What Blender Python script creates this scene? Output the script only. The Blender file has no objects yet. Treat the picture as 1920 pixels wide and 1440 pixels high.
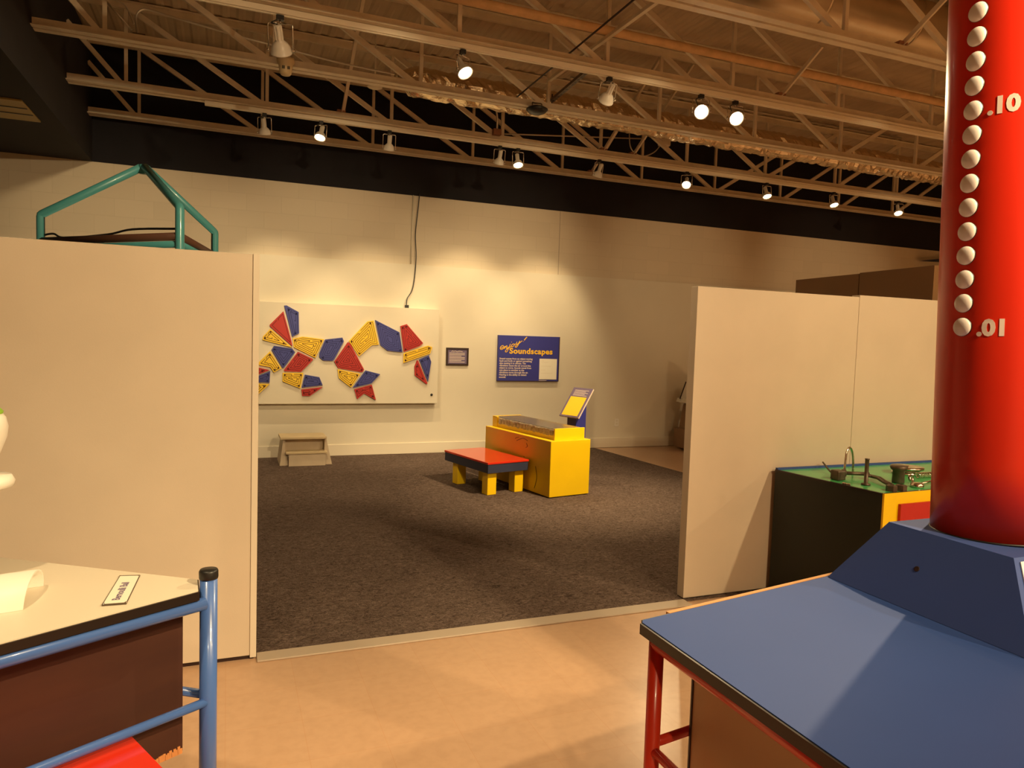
import bpy, bmesh, math, random
from mathutils import Vector, Matrix
random.seed(7)
PI = math.pi
S = bpy.context.scene
COL = S.collection

# ------------------------------------------------------------------ camera
def cam_basis(yaw, pitch, roll):
    fw = Vector((math.sin(yaw)*math.cos(pitch), math.cos(yaw)*math.cos(pitch), -math.sin(pitch)))
    r0 = Vector((math.cos(yaw), -math.sin(yaw), 0)); u0 = r0.cross(fw)
    r = r0*math.cos(roll) + u0*math.sin(roll); u = -r0*math.sin(roll) + u0*math.cos(roll)
    return r, u, fw
cr, cu, cf = cam_basis(.37994, .063525, .031902)
cd = bpy.data.cameras.new('camera'); cam = bpy.data.objects.new('camera', cd); COL.objects.link(cam)
cam.matrix_world = Matrix(((cr.x, cu.x, -cf.x, 0), (cr.y, cu.y, -cf.y, 0), (cr.z, cu.z, -cf.z, 1.65), (0, 0, 0, 1)))
cd.sensor_fit = 'HORIZONTAL'; cd.sensor_width = 36; cd.lens = 36*1339/1920
cd.clip_start = .05
S.camera = cam
# ------------------------------------------------------------------ view
S.view_settings.view_transform = 'Standard'
try: S.view_settings.look = 'None'
except Exception: pass
S.view_settings.exposure = 0.42
S.view_settings.gamma = 1
S.view_settings.use_curve_mapping = False
# ------------------------------------------------------------------ world: faint warm spill from the rest of the hall
W = bpy.data.worlds.new('world'); S.world = W; W.use_nodes = True
W.node_tree.nodes['Background'].inputs[0].default_value = (1, .66, .34, 1)
W.node_tree.nodes['Background'].inputs[1].default_value = .03
LIGHT = (1.0, .755, .42)
PW = 1.0
def spot_light(name, loc, target, watts, deg=60, blend=.6, size=.05):
    l = bpy.data.lights.new(name, 'SPOT'); l.energy = watts*PW; l.color = LIGHT
    l.spot_size = math.radians(deg); l.spot_blend = blend; l.shadow_soft_size = size
    o = bpy.data.objects.new(name, l); COL.objects.link(o); o.location = loc
    o.rotation_euler = (Vector(target)-Vector(loc)).to_track_quat('-Z', 'Y').to_euler()
    return o
# unseen spots: some read off shadows and lit surfaces, the rest added for brightness
for args in (
    ((3.88, 2.64, 3.87), (1.7, 1.2, .9), 330, 75, .8, .025),
    ((5.0, .15, 3.87), (4.0, 3.6, .6), 330, 75, .8),
    ((4.6, -1.6, 3.87), (2.2, 1.35, .95), 430, 38, 1),  # added to brighten the red column
    ((2.3, -.9, 3.87), (-.2, 3.7, 1.4), 660, 70, .9),
    ((2.6, -1.8, 3.87), (2.3, 3.4, .8), 330, 75, .8),
    ((-1.1, 1.0, 3.87), (-.7, 2.3, .9), 170, 56, .9),
    ((-2.5, -.6, 3.87), (-1.0, 3.7, 1.4), 520, 52, 1),
    ((-.9, 3.1, 3.87), (-1.2, 9.7, 2.6), 330, 31, 1),  # first of a row added to brighten the upper back wall
    ((1.2, 3.1, 3.87), (1.2, 9.7, 2.6), 330, 31, 1),
    ((3.5, 3.1, 3.87), (3.6, 9.7, 2.6), 360, 31, 1),
    ((6.0, 3.1, 3.87), (6.6, 9.7, 2.6), 190, 31, 1),
    ((9.0, 3.1, 3.87), (9.8, 9.7, 2.6), 200, 33, 1),
    ((3.9, 4.4, 3.87), (3.4, 6.8, .4), 900, 56, 1),  # added to brighten the yellow box
    ((8.8, -2.2, 3.87), (8.0, -1.5, 0), 650, 120, .6),  # wide floor spots from here on, added for bounce onto the ceiling
    ((11.5, 4.6, 3.87), (11.0, 5.5, 0), 600, 110, .6),
    ((5.2, -3.2, 3.87), (5.0, -2.4, 0), 650, 100, .6),
    ((0.0, -3.0, 3.87), (0.0, -2.5, 0), 500, 120, .6),
): spot_light('unseen_spot', *args)

# ------------------------------------------------------------------ materials
M = {}
def mat(name, col, rough=.6, metal=0, spec=.5, noise=0, nscale=20, bump=0, bscale=60, emit=None, estr=0, coat=0, alpha=1, trans=0, col2=None, stretch=None):
    m = bpy.data.materials.new(name); m.use_nodes = True; nt = m.node_tree; b = nt.nodes['Principled BSDF']
    b.inputs['Base Color'].default_value = (*col, 1); b.inputs['Roughness'].default_value = rough
    b.inputs['Metallic'].default_value = metal; b.inputs['Specular IOR Level'].default_value = spec
    b.inputs['Coat Weight'].default_value = coat; b.inputs['Coat Roughness'].default_value = .08
    if alpha < 1: b.inputs['Alpha'].default_value = alpha
    if trans: b.inputs['Transmission Weight'].default_value = trans
    if emit: b.inputs['Emission Color'].default_value = (*emit, 1); b.inputs['Emission Strength'].default_value = estr
    tc = nt.nodes.new('ShaderNodeTexCoord'); src = tc.outputs['Object']
    if stretch:
        mp = nt.nodes.new('ShaderNodeMapping'); mp.inputs['Scale'].default_value = stretch
        nt.links.new(src, mp.inputs[0]); src = mp.outputs[0]
    if noise or col2:
        n = nt.nodes.new('ShaderNodeTexNoise'); n.inputs['Scale'].default_value = nscale; n.inputs['Detail'].default_value = 6
        nt.links.new(src, n.inputs[0])
        mx = nt.nodes.new('ShaderNodeMix'); mx.data_type = 'RGBA'
        c2 = col2 or tuple(c*(1-noise) for c in col)
        mx.inputs[6].default_value = (*col, 1); mx.inputs[7].default_value = (*c2, 1)
        cr_ = nt.nodes.new('ShaderNodeMapRange'); cr_.inputs[1].default_value = .35; cr_.inputs[2].default_value = .65
        nt.links.new(n.outputs[0], cr_.inputs[0]); nt.links.new(cr_.outputs[0], mx.inputs[0])
        nt.links.new(mx.outputs[2], b.inputs['Base Color'])
    if bump:
        n2 = nt.nodes.new('ShaderNodeTexNoise'); n2.inputs['Scale'].default_value = bscale; n2.inputs['Detail'].default_value = 4
        nt.links.new(src, n2.inputs[0])
        bp = nt.nodes.new('ShaderNodeBump'); bp.inputs['Strength'].default_value = bump; bp.inputs['Distance'].default_value = .01
        nt.links.new(n2.outputs[0], bp.inputs['Height']); nt.links.new(bp.outputs[0], b.inputs['Normal'])
    M[name] = m; return m
mat('partition', (.66, .55, .42), .55, noise=.05, nscale=3, bump=.03, bscale=150)
mat('partition_edge', (.72, .63, .5), .5)
mat('wall_low', (.74, .67, .53), .6, noise=.04, nscale=2, bump=.03, bscale=120)
mat('baseboard', (.76, .68, .54), .5)
mat('navy_black', (.008, .006, .010), .85, noise=.3, nscale=3)
mat('ceiling_deck', (.53, .40, .26), .7, noise=.2, nscale=2.5)
mat('steel_cream', (.80, .68, .50), .5, noise=.12, nscale=8)
mat('steel_rust', (.34, .15, .08), .6, noise=.2, nscale=8)
mat('track', (.88, .80, .64), .35)
mat('white_lamp', (.82, .76, .66), .35)
mat('chrome', (.75, .7, .62), .18, metal=1)
mat('black', (.012, .011, .010), .4)
mat('glow', (1, .8, .5), .3, emit=(1, .80, .48), estr=28)
mat('foil', (.78, .62, .42), .22, metal=1, bump=1.0, bscale=26)
mat('duct', (.62, .50, .34), .34, metal=.85, noise=.1, nscale=4)
mat('insulation', (.80, .50, .24), .8, bump=.5, bscale=40, noise=.15, nscale=10)
mat('conduit', (.62, .55, .45), .35, metal=.7)
mat('cable_dark', (.03, .015, .012), .6)
mat('wood_pale', (.62, .50, .36), .55, noise=.1, nscale=6)
mat('wood_tread', (.60, .47, .28), .55, noise=.1, nscale=6)
mat('yellow', (.92, .60, .006), .35, noise=.04, nscale=4)
mat('yellow_panel', (.88, .56, .02), .5)
mat('groove', (.10, .035, .008), .8)
mat('red_panel', (.46, .018, .012), .55)
mat('red_groove', (.13, .006, .006), .8)
mat('blue_panel', (.050, .058, .26), .6)
mat('blue_groove', (.015, .018, .11), .8)
mat('red_gloss', (.66, .03, .010), .14, coat=.5)
mat('navy_band', (.030, .036, .075), .55)
mat('sign_blue', (.035, .04, .27), .45)
mat('sign_purple', (.15, .11, .20), .45)
mat('sign_text_yellow', (.90, .52, .02), .5)
mat('sign_text_pale', (.75, .62, .52), .5)
mat('paper', (.85, .80, .66), .6)
mat('frame_dark', (.03, .012, .010), .4)
mat('blue_paint', (.06, .14, .42), .3, coat=.3)
mat('blue_laminate', (.029, .068, .25), .58, spec=.3, noise=.05, nscale=3)
mat('blue_pedestal', (.05, .09, .30), .6, spec=.3)
mat('red_paint', (.62, .035, .012), .3, coat=.25)
mat('red_column', (.64, .024, .008), .3, spec=.3, coat=.06)
mat('dot_white', (.86, .78, .74), .3, coat=.2)
mat('numeral', (.80, .66, .58), .4)
mat('black_edge', (.015, .010, .008), .35)
mat('table_white', (.72, .64, .50), .4)
mat('brown_panel', (.060, .018, .008), .6, col2=(.045, .012, .006), nscale=2.2, stretch=(1, 1, 5))
mat('raw_chip', (.62, .26, .08), .8)
mat('tan_panel', (.55, .38, .22), .6)
mat('teal', (.07, .31, .33), .35, coat=.2)
mat('brown_tube', (.10, .04, .022), .6)
mat('green_top', (.07, .46, .14), .3, coat=.25)
mat('black_green', (.006, .010, .005), .45)
mat('metal_dark', (.16, .115, .08), .45, metal=.6, noise=.3, nscale=30)
mat('metal_bright', (.72, .64, .52), .2, metal=1)
mat('plastic_white', (.84, .80, .70), .4)
mat('green_ball', (.28, .55, .04), .5)
mat('cream_plastic', (.72, .56, .32), .5)
mat('strip_grey', (.45, .36, .27), .45)
mat('soundboard', (.36, .19, .10), .5, noise=.3, nscale=12)
mat('acrylic_chips', (.74, .60, .44), .25, noise=.45, nscale=30, coat=.3, trans=.1)
mat('clear', (.96, .90, .82), .22, trans=1, spec=.3)
mat('tin_light', (.40, .28, .07), .5)
mat('grey_wood', (.30, .18, .10), .6)
mat('partition_brown', (.22, .11, .04), .7)
mat('wood_edge', (.50, .24, .07), .5)

def nodes_mat(name):
    m = bpy.data.materials.new(name); m.use_nodes = True; M[name] = m
    return m, m.node_tree, m.node_tree.nodes['Principled BSDF']
# painted concrete block wall
m, nt, b = nodes_mat('block')
tc = nt.nodes.new('ShaderNodeTexCoord'); sx = nt.nodes.new('ShaderNodeSeparateXYZ'); cx = nt.nodes.new('ShaderNodeCombineXYZ')
nt.links.new(tc.outputs['Object'], sx.inputs[0]); nt.links.new(sx.outputs[0], cx.inputs[0]); nt.links.new(sx.outputs[2], cx.inputs[1])
br = nt.nodes.new('ShaderNodeTexBrick'); br.inputs['Scale'].default_value = 1; br.inputs['Brick Width'].default_value = .42; br.inputs['Row Height'].default_value = .2105
br.inputs['Mortar Size'].default_value = .004; br.inputs['Mortar Smooth'].default_value = .6; br.inputs['Bias'].default_value = 0
br.inputs['Color1'].default_value = (.70, .60, .45, 1); br.inputs['Color2'].default_value = (.67, .575, .43, 1); br.inputs['Mortar'].default_value = (.635, .54, .40, 1)
mp = nt.nodes.new('ShaderNodeMapping'); mp.inputs['Location'].default_value = (.21, .0, 0)
nt.links.new(cx.outputs[0], mp.inputs[0]); nt.links.new(mp.outputs[0], br.inputs[0]); nt.links.new(br.outputs[0], b.inputs['Base Color'])
bp = nt.nodes.new('ShaderNodeBump'); bp.inputs['Strength'].default_value = .18; bp.inputs['Distance'].default_value = .005; bp.invert = True
nt.links.new(br.outputs['Fac'], bp.inputs['Height']); nt.links.new(bp.outputs[0], b.inputs['Normal']); b.inputs['Roughness'].default_value = .6
# vinyl tile
m, nt, b = nodes_mat('vinyl_tile')
tc = nt.nodes.new('ShaderNodeTexCoord')
br = nt.nodes.new('ShaderNodeTexBrick'); br.offset = 0; br.inputs['Scale'].default_value = 1; br.inputs['Brick Width'].default_value = .305; br.inputs['Row Height'].default_value = .305
br.inputs['Mortar Size'].default_value = .0012; br.inputs['Mortar Smooth'].default_value = .3
br.inputs['Color1'].default_value = (.53, .335, .205, 1); br.inputs['Color2'].default_value = (.51, .32, .195, 1); br.inputs['Mortar'].default_value = (.50, .285, .16, 1)
nt.links.new(tc.outputs['Object'], br.inputs[0])
n = nt.nodes.new('ShaderNodeTexNoise'); n.inputs['Scale'].default_value = 22; n.inputs['Detail'].default_value = 8; nt.links.new(tc.outputs['Object'], n.inputs[0])
mx = nt.nodes.new('ShaderNodeMix'); mx.data_type = 'RGBA'; mx.blend_type = 'MULTIPLY'; mx.inputs[0].default_value = .35
cr2 = nt.nodes.new('ShaderNodeValToRGB'); cr2.color_ramp.elements[0].position = .3; cr2.color_ramp.elements[0].color = (.8, .78, .75, 1); cr2.color_ramp.elements[1].position = .6
nt.links.new(n.outputs[0], cr2.inputs[0]); nt.links.new(br.outputs[0], mx.inputs[6]); nt.links.new(cr2.outputs[0], mx.inputs[7]); nt.links.new(mx.outputs[2], b.inputs['Base Color'])
b.inputs['Roughness'].default_value = .28; b.inputs['Specular IOR Level'].default_value = .4
# carpet
m, nt, b = nodes_mat('carpet')
tc = nt.nodes.new('ShaderNodeTexCoord')
mp = nt.nodes.new('ShaderNodeMapping'); mp.inputs['Scale'].default_value = (1, 1.5, 1); nt.links.new(tc.outputs['Object'], mp.inputs[0])
n = nt.nodes.new('ShaderNodeTexNoise'); n.inputs['Scale'].default_value = 26; n.inputs['Detail'].default_value = 5; n.inputs['Roughness'].default_value = .7; n.inputs['Distortion'].default_value = 1.6
nt.links.new(mp.outputs[0], n.inputs[0])
cr3 = nt.nodes.new('ShaderNodeValToRGB'); e = cr3.color_ramp.elements
e[0].position = .36; e[0].color = (.060, .038, .029, 1); e[1].position = .66; e[1].color = (.23, .165, .135, 1)
nt.links.new(n.outputs[0], cr3.inputs[0])
nl = nt.nodes.new('ShaderNodeTexNoise'); nl.inputs['Scale'].default_value = 2; nt.links.new(tc.outputs['Object'], nl.inputs[0])
mx = nt.nodes.new('ShaderNodeMix'); mx.data_type = 'RGBA'; mx.blend_type = 'MULTIPLY'; mx.inputs[0].default_value = .3
nt.links.new(cr3.outputs[0], mx.inputs[6]); nt.links.new(nl.outputs[0], mx.inputs[7]); nt.links.new(mx.outputs[2], b.inputs['Base Color'])
bp = nt.nodes.new('ShaderNodeBump'); bp.inputs['Strength'].default_value = .8; bp.inputs['Distance'].default_value = .01
n3 = nt.nodes.new('ShaderNodeTexNoise'); n3.inputs['Scale'].default_value = 120; nt.links.new(tc.outputs['Object'], n3.inputs[0])
nt.links.new(n3.outputs[0], bp.inputs['Height']); nt.links.new(bp.outputs[0], b.inputs['Normal']); b.inputs['Roughness'].default_value = .95; b.inputs['Specular IOR Level'].default_value = .1

# ------------------------------------------------------------------ mesh helpers
def V(*a): return Vector(a)
def box(bm, a, b, mi=0, bevel=0):
    x0, y0, z0 = a; x1, y1, z1 = b
    vs = [bm.verts.new(p) for p in ((x0,y0,z0),(x1,y0,z0),(x1,y1,z0),(x0,y1,z0),(x0,y0,z1),(x1,y0,z1),(x1,y1,z1),(x0,y1,z1))]
    fs = [bm.faces.new([vs[i] for i in f]) for f in ((3,2,1,0),(4,5,6,7),(0,1,5,4),(1,2,6,5),(2,3,7,6),(3,0,4,7))]
    for f in fs: f.material_index = mi
    if bevel: bmesh.ops.bevel(bm, geom=list({e for f in fs for e in f.edges}), offset=bevel, segments=2, affect='EDGES', profile=.5)
    return vs
def bar(bm, p, q, w, h, up=(0, 0, 1)):
    """rectangular bar from p to q, w wide sideways and h along up"""
    p, q = Vector(p), Vector(q); d = (q-p).normalized(); up = Vector(up)
    s = d.cross(up)
    if s.length < 1e-4: s = d.cross(Vector((0, 1, 0)))
    s.normalize(); u = s.cross(d).normalized()
    vs = []
    for c in (p, q):
        for i, j in ((-1,-1),(1,-1),(1,1),(-1,1)): vs.append(bm.verts.new(c + s*i*w/2 + u*j*h/2))
    for f in ((0,1,2,3),(7,6,5,4),(0,4,5,1),(1,5,6,2),(2,6,7,3),(3,7,4,0)): bm.faces.new([vs[i] for i in f])
def frames(pts):
    pts = [Vector(p) for p in pts]; n = len(pts); T = []
    for i in range(n):
        a = pts[max(i-1, 0)]; b = pts[min(i+1, n-1)]; T.append((b-a).normalized())
    ref = Vector((0, 0, 1)) if abs(T[0].z) < .9 else Vector((1, 0, 0))
    N = (ref - T[0]*ref.dot(T[0])).normalized(); out = []
    for i in range(n):
        N = (N - T[i]*N.dot(T[i])).normalized(); out.append((pts[i], N, T[i].cross(N)))
    return out
def tube(bm, pts, r, seg=12, smooth=True, cap=True, closed=False):
    fr = frames(pts); rings = []
    for k, (p, n, b) in enumerate(fr):
        rr = r[k] if isinstance(r, (list, tuple)) else r
        # widen at mitres
        if 0 < k < len(fr)-1:
            a1 = (Vector(pts[k])-Vector(pts[k-1])).normalized(); a2 = (Vector(pts[k+1])-Vector(pts[k])).normalized()
            c = max(.5, math.cos(a1.angle(a2)/2)); bis = (a2-a1)
            bis = bis.normalized() if bis.length > 1e-4 else None
        else: c = 1; bis = None
        ring = []
        for i in range(seg):
            o = (n*math.cos(2*PI*i/seg) + b*math.sin(2*PI*i/seg))*rr
            if bis is not None: o += bis*o.dot(bis)*(1/c-1)
            ring.append(bm.verts.new(p+o))
        rings.append(ring)
    m_ = len(rings)
    for k in range(m_ if closed else m_-1):
        a = rings[k]; b_ = rings[(k+1) % m_]
        for i in range(seg):
            f = bm.faces.new((a[i], a[(i+1) % seg], b_[(i+1) % seg], b_[i])); f.smooth = smooth
    if cap and not closed:
        bm.faces.new(rings[0][::-1]); bm.faces.new(rings[-1])
def arc_path(pts, rad=.03, n=5):
    """round the corners of a polyline"""
    pts = [Vector(p) for p in pts]; out = [pts[0]]
    for i in range(1, len(pts)-1):
        a, b, c = pts[i-1], pts[i], pts[i+1]; d1 = (a-b); d2 = (c-b); r = min(rad, d1.length*.45, d2.length*.45)
        p = b+d1.normalized()*r; q = b+d2.normalized()*r
        for k in range(n+1):
            t = k/n; out.append(p*(1-t)**2 + b*2*t*(1-t) + q*t*t)
    out.append(pts[-1]); return out
def smooth_path(pts, n=6):
    pts = [Vector(p) for p in pts]; out = []
    for i in range(len(pts)-1):
        p0 = pts[max(i-1, 0)]; p1 = pts[i]; p2 = pts[i+1]; p3 = pts[min(i+2, len(pts)-1)]
        for k in range(n):
            t = k/n
            out.append(.5*((2*p1)+(p2-p0)*t+(2*p0-5*p1+4*p2-p3)*t*t+(3*p1-p0-3*p2+p3)*t**3))
    out.append(pts[-1]); return out
def lathe(bm, prof, axis_p=(0,0,0), axis_d=(0,0,1), seg=20, smooth=True, mi=0):
    """profile [(r,h)...] round an axis"""
    p = Vector(axis_p); d = Vector(axis_d).normalized(); ref = Vector((1,0,0)) if abs(d.x) < .9 else Vector((0,1,0))
    n = (ref-d*ref.dot(d)).normalized(); b = d.cross(n); rings = []
    for r, h in prof:
        if r < 1e-5: rings.append([bm.verts.new(p+d*h)])
        else: rings.append([bm.verts.new(p+d*h+(n*math.cos(2*PI*i/seg)+b*math.sin(2*PI*i/seg))*r) for i in range(seg)])
    for a, c in zip(rings, rings[1:]):
        for i in range(seg):
            j = (i+1) % seg
            if len(a) == 1 and len(c) == 1: continue
            if len(a) == 1: f = bm.faces.new((a[0], c[j], c[i]))
            elif len(c) == 1: f = bm.faces.new((a[i], a[j], c[0]))
            else: f = bm.faces.new((a[i], a[j], c[j], c[i]))
            f.smooth = smooth; f.material_index = mi
def prism(bm, pts, p0, ux, uy, depth, mi=0):
    """polygon in plane (ux,uy) at p0 pushed along n = ux x uy by depth"""
    p0, ux, uy = Vector(p0), Vector(ux), Vector(uy); n = ux.cross(uy)
    lo = [bm.verts.new(p0+ux*x+uy*y) for x, y in pts]; hi = [bm.verts.new(p0+ux*x+uy*y+n*depth) for x, y in pts]
    k = len(pts); fs = [bm.faces.new(lo[::-1]), bm.faces.new(hi)]
    for i in range(k): fs.append(bm.faces.new((lo[i], lo[(i+1) % k], hi[(i+1) % k], hi[i])))
    for f in fs: f.material_index = mi
    return fs
def obj(name, bm, ms, parent=None, label=None):
    bmesh.ops.recalc_face_normals(bm, faces=bm.faces)
    me = bpy.data.meshes.new(name); bm.to_mesh(me); bm.free()
    for k in (ms if isinstance(ms, (list, tuple)) else [ms]): me.materials.append(M[k])
    o = bpy.data.objects.new(name, me); COL.objects.link(o)
    if parent is not None:
        o.parent = parent
        # geometry is given in world coordinates: undo the parent's placement
        o.matrix_parent_inverse = world(parent).inverted()
    if label: o['label'] = label
    return o
def world(o):
    m = o.matrix_basis.copy()
    if o.parent: m = world(o.parent) @ o.matrix_parent_inverse @ m
    return m
def thing(name, label, cat, loc=(0,0,0), group=None):
    o = bpy.data.objects.new(name, None); COL.objects.link(o); o.location = loc; o.empty_display_size = .1
    o['label'] = label; o['category'] = cat
    if group: o['group'] = group
    return o
def tag(o, label, cat, group=None):
    o['label'] = label; o['category'] = cat
    if group: o['group'] = group
    return o
def struct(name, bm, ms, parent=None):
    o = obj(name, bm, ms, parent)
    if parent is None: o['kind'] = 'structure'
    return o
def B(): return bmesh.new()
def text_mesh(name, body, size, material, parent, p0, ux, uy, extrude=.0015, bold=0, shear=0, align='LEFT', spacing=1, line=1, wrap=None, xscale=1):
    cu_ = bpy.data.curves.new(name, 'FONT'); cu_.body = body; cu_.size = size; cu_.extrude = extrude
    cu_.offset = bold; cu_.shear = shear; cu_.align_x = align; cu_.space_character = spacing; cu_.space_line = line
    cu_.resolution_u = 3
    t = bpy.data.objects.new(name+'_curve', cu_); COL.objects.link(t)
    bpy.context.view_layer.update()
    dg = bpy.context.evaluated_depsgraph_get()
    me = bpy.data.meshes.new_from_object(t.evaluated_get(dg))
    bpy.data.objects.remove(t); bpy.data.curves.remove(cu_)
    ux, uy, p0 = Vector(ux).normalized(), Vector(uy).normalized(), Vector(p0); n = ux.cross(uy)
    for v in me.vertices:
        x, y, z = v.co; x *= xscale
        v.co = wrap(x, y, z) if wrap else p0+ux*x+uy*y+n*z
    me.materials.clear(); me.materials.append(M[material]); me.name = name
    o = bpy.data.objects.new(name, me); COL.objects.link(o); o.parent = parent
    o.matrix_parent_inverse = world(parent).inverted()
    return o

# ================================================================== THE ROOM
WY = 9.74
bm = B(); box(bm, (-6, -5, -.1), (16, WY+.1, 0)); struct('floor', bm, 'vinyl_tile')
bm = B()
vs = [bm.verts.new(p) for p in ((-6,3.74,.006),(5.85,3.74,.006),(5.60,6.2,.006),(5.44,7.556,.006),(5.27,9.70,.006),(-6,9.70,.006))]
f = bm.faces.new(vs); r = bmesh.ops.extrude_face_region(bm, geom=[f])
for v in r['geom']:
    if isinstance(v, bmesh.types.BMVert): v.co.z = .0005
o = struct('floor_carpet', bm, 'carpet')
bm = B(); box(bm, (.145, 3.662, .0005), (2.74, 3.765, .010), bevel=.003); struct('trim_1', bm, 'strip_grey')
bm = B(); box(bm, (-6, WY, 0), (16, WY+.15, 3.56)); struct('wall_back', bm, 'block')
bm = B(); box(bm, (-6, WY-.03, 0), (16, WY, 2.62)); struct('wall_back_lower', bm, 'wall_low')
bm = B(); box(bm, (4.570, WY-.004, 2.62), (4.578, WY, 3.56)); struct('trim_2', bm, 'strip_grey')
bm = B(); box(bm, (-6, WY-.045, .005), (16, WY-.03, .155), bevel=.003); struct('baseboard_back', bm, 'baseboard')
bm = B(); box(bm, (-6, WY-.01, 3.56), (16, WY+.15, 4.95)); struct('wall_back_upper', bm, 'navy_black')
bm = B(); box(bm, (-1.62, -5, 3.56), (-1.486, WY-.01, 4.9)); struct('wall_left_upper', bm, 'navy_black')
bm = B(); box(bm, (-6, -5, 3.56), (-1.62, WY-.01, 3.62)); struct('ceiling_left', bm, 'navy_black')
bm = B(); box(bm, (-6.15, -5, 0), (-6, WY+.15, 4.95)); struct('wall_left', bm, 'wall_low')
bm = B(); box(bm, (16, -5, 0), (16.15, WY+.15, 4.95)); struct('wall_right', bm, 'wall_low')
bm = B(); box(bm, (-6.15, -5.15, 0), (16.15, -5, 4.95)); struct('wall_front', bm, 'wall_low')
# corrugated roof deck
bm = B(); x = -1.62; prof = []
while x < 16:
    prof += [(x, 4.90), (x+.045, 4.90), (x+.07, 4.910), (x+.13, 4.910)]; x += .155
prof.append((16, 4.90))
lo = [bm.verts.new((px, -5, pz)) for px, pz in prof]; hi = [bm.verts.new((px, WY, pz)) for px, pz in prof]
for i in range(len(prof)-1): bm.faces.new((lo[i], lo[i+1], hi[i+1], hi[i]))
struct('ceiling', bm, 'ceiling_deck')
bm = B(); box(bm, (-6.15, -5.15, 4.95), (16.15, WY+.15, 5.05)); struct('ceiling_roof', bm, 'ceiling_deck')

# ---- bar joists (open-web roof trusses)
JX = [-.97, .38, 1.74, 3.11, 4.47, 5.80, 7.14, 8.45, 9.72, 10.98, 12.25, 13.5]
def joist(y, label, rust=False):
    t = thing('roof_joist', label, 'roof truss', (7, y, 4.04), 'open-web roof joists')
    bm = B()
    for s in (-1, 1):   # two angles back to back
        box(bm, (-1.486, y+s*.014, 4.04), (16, y+s*.021, 4.118)); box(bm, (-1.486, y+s*.021, 4.04), (16, y+s*.078, 4.048))
    obj('bottom_chord', bm, 'steel_cream', t)
    bm = B()
    for s in (-1, 1):
        box(bm, (-1.486, y+s*.010, 4.83), (16, y+s*.016, 4.895)); box(bm, (-1.486, y+s*.016, 4.888), (16, y+s*.062, 4.895))
    obj('top_chord', bm, 'steel_cream', t)
    for k, x in enumerate(JX):
        bm = B(); bar(bm, (x, y, 4.05), (x, y, 4.89), .032, .005, (0, 1, 0)); bar(bm, (x-.016, y+.014, 4.05), (x-.016, y+.014, 4.89), .005, .030, (0, 1, 0))
        obj('vertical_strut', bm, 'steel_cream', t)
    n = 6
    for k in range(len(JX)):
        if k < len(JX)-1:
            if JX[k+1] <= 7.2: p, q = (JX[k], y, 4.86), (JX[k+1]-.04, y, 4.08)
            else: p, q = (JX[k]+.04, y, 4.08), (JX[k+1], y, 4.86)
            bm = B(); bar(bm, p, q, .036, .05, (0, 0, 1)); obj('diagonal_strut', bm, 'steel_cream', t)
    bm = B(); bar(bm, (-1.486, y, 4.62), (JX[0]-.03, y, 4.08), .036, .045, (0, 0, 1)); obj('diagonal_strut', bm, 'steel_cream', t)
    return t
joist(9.5, 'cream roof joist nearest the back wall, closest to the black band')
joist(8.35, 'cream roof joist carrying the row of small far spotlights')
joist(7.0, 'cream roof joist with the crumpled foil duct just behind it')
joist(5.75, 'cream roof joist carrying the near row of spotlights, three with glowing lamps')
joist(4.4, 'cream roof joist nearest the viewer, crossing the shiny round duct at top right')
# small braces between joists
for x, y0, lab in ((1.17, 8.35, 'pale steel cross brace left of the foil duct end, above the far track'),
                   (4.50, 8.35, 'pale steel cross brace left of the rusty-footed one above the far track'),
                   (4.94, 8.35, 'pale steel cross brace with a rusty foot above the tilted far spotlight'),
                   (4.93, 9.5, 'pale steel cross brace on the joist nearest the back wall'),
                   (5.04, 5.75, 'pale steel cross brace rising in front of the orange-tan pipe'),
                   (5.05, 4.40, 'pale steel cross brace crossing the shiny round duct at top right')):
    t = thing('steel_brace', lab, 'brace', (x, y0, 4.12), 'steel cross braces between joists')
    bm = B(); L_ = 1.25 if y0 != 5.75 else .50; bar(bm, (x, y0-.02, 4.125), (x, y0-L_, 4.125+.6*(L_-.02)), .006, .04, (0, 1, 0)); bar(bm, (x+.017, y0-.02, 4.125), (x+.017, y0-L_, 4.125+.6*(L_-.02)), .034, .006, (0, 1, 0)); obj('angle_bar', bm, 'steel_cream', t)
    bm = B(); box(bm, (x-.05, y0-.04, 4.119), (x+.04, y0+.02, 4.14)); obj('foot_clip', bm, 'steel_rust', t)
bm = B(); bar(bm, (2.93, 4.40, 4.165), (3.11, 7.05, 4.36), .034, .03); tag(obj('bridging_bar', bm, 'steel_cream'), 'long pale bar running across the joists beside a thin dark rod', 'brace')
bm = B(); tube(bm, [(2.72, 4.35, 4.132), (2.77, 7.06, 4.150)], .008); tag(obj('dark_rod', bm, 'cable_dark'), 'thin dark rod lying across the joists beside the long pale bar', 'rod')
# slotted strut channel
t = thing('slotted_channel', 'dark slotted strut channel slanting between joists above the unlit white spotlight', 'strut channel', (3.09, 6.4, 4.13))
bm = B(); a, b_ = V(3.145, 7.0, 4.155), V(3.035, 5.75, 4.125)
bar(bm, a, b_, .042, .03); obj('channel', bm, 'metal_dark', t)
bm = B()
for k in range(16):
    p = a.lerp(b_, (k+.5)/16); bar(bm, p+V(0, .014, -.016), p+V(0, -.014, -.016), .012, .003)
obj('slots', bm, 'black', t)
bm = B(); tube(bm, [(3.145, 7.0, 4.05), (3.145, 7.0, 4.22)], .010); obj('hanger_bolt', bm, 'metal_dark', t)

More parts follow.
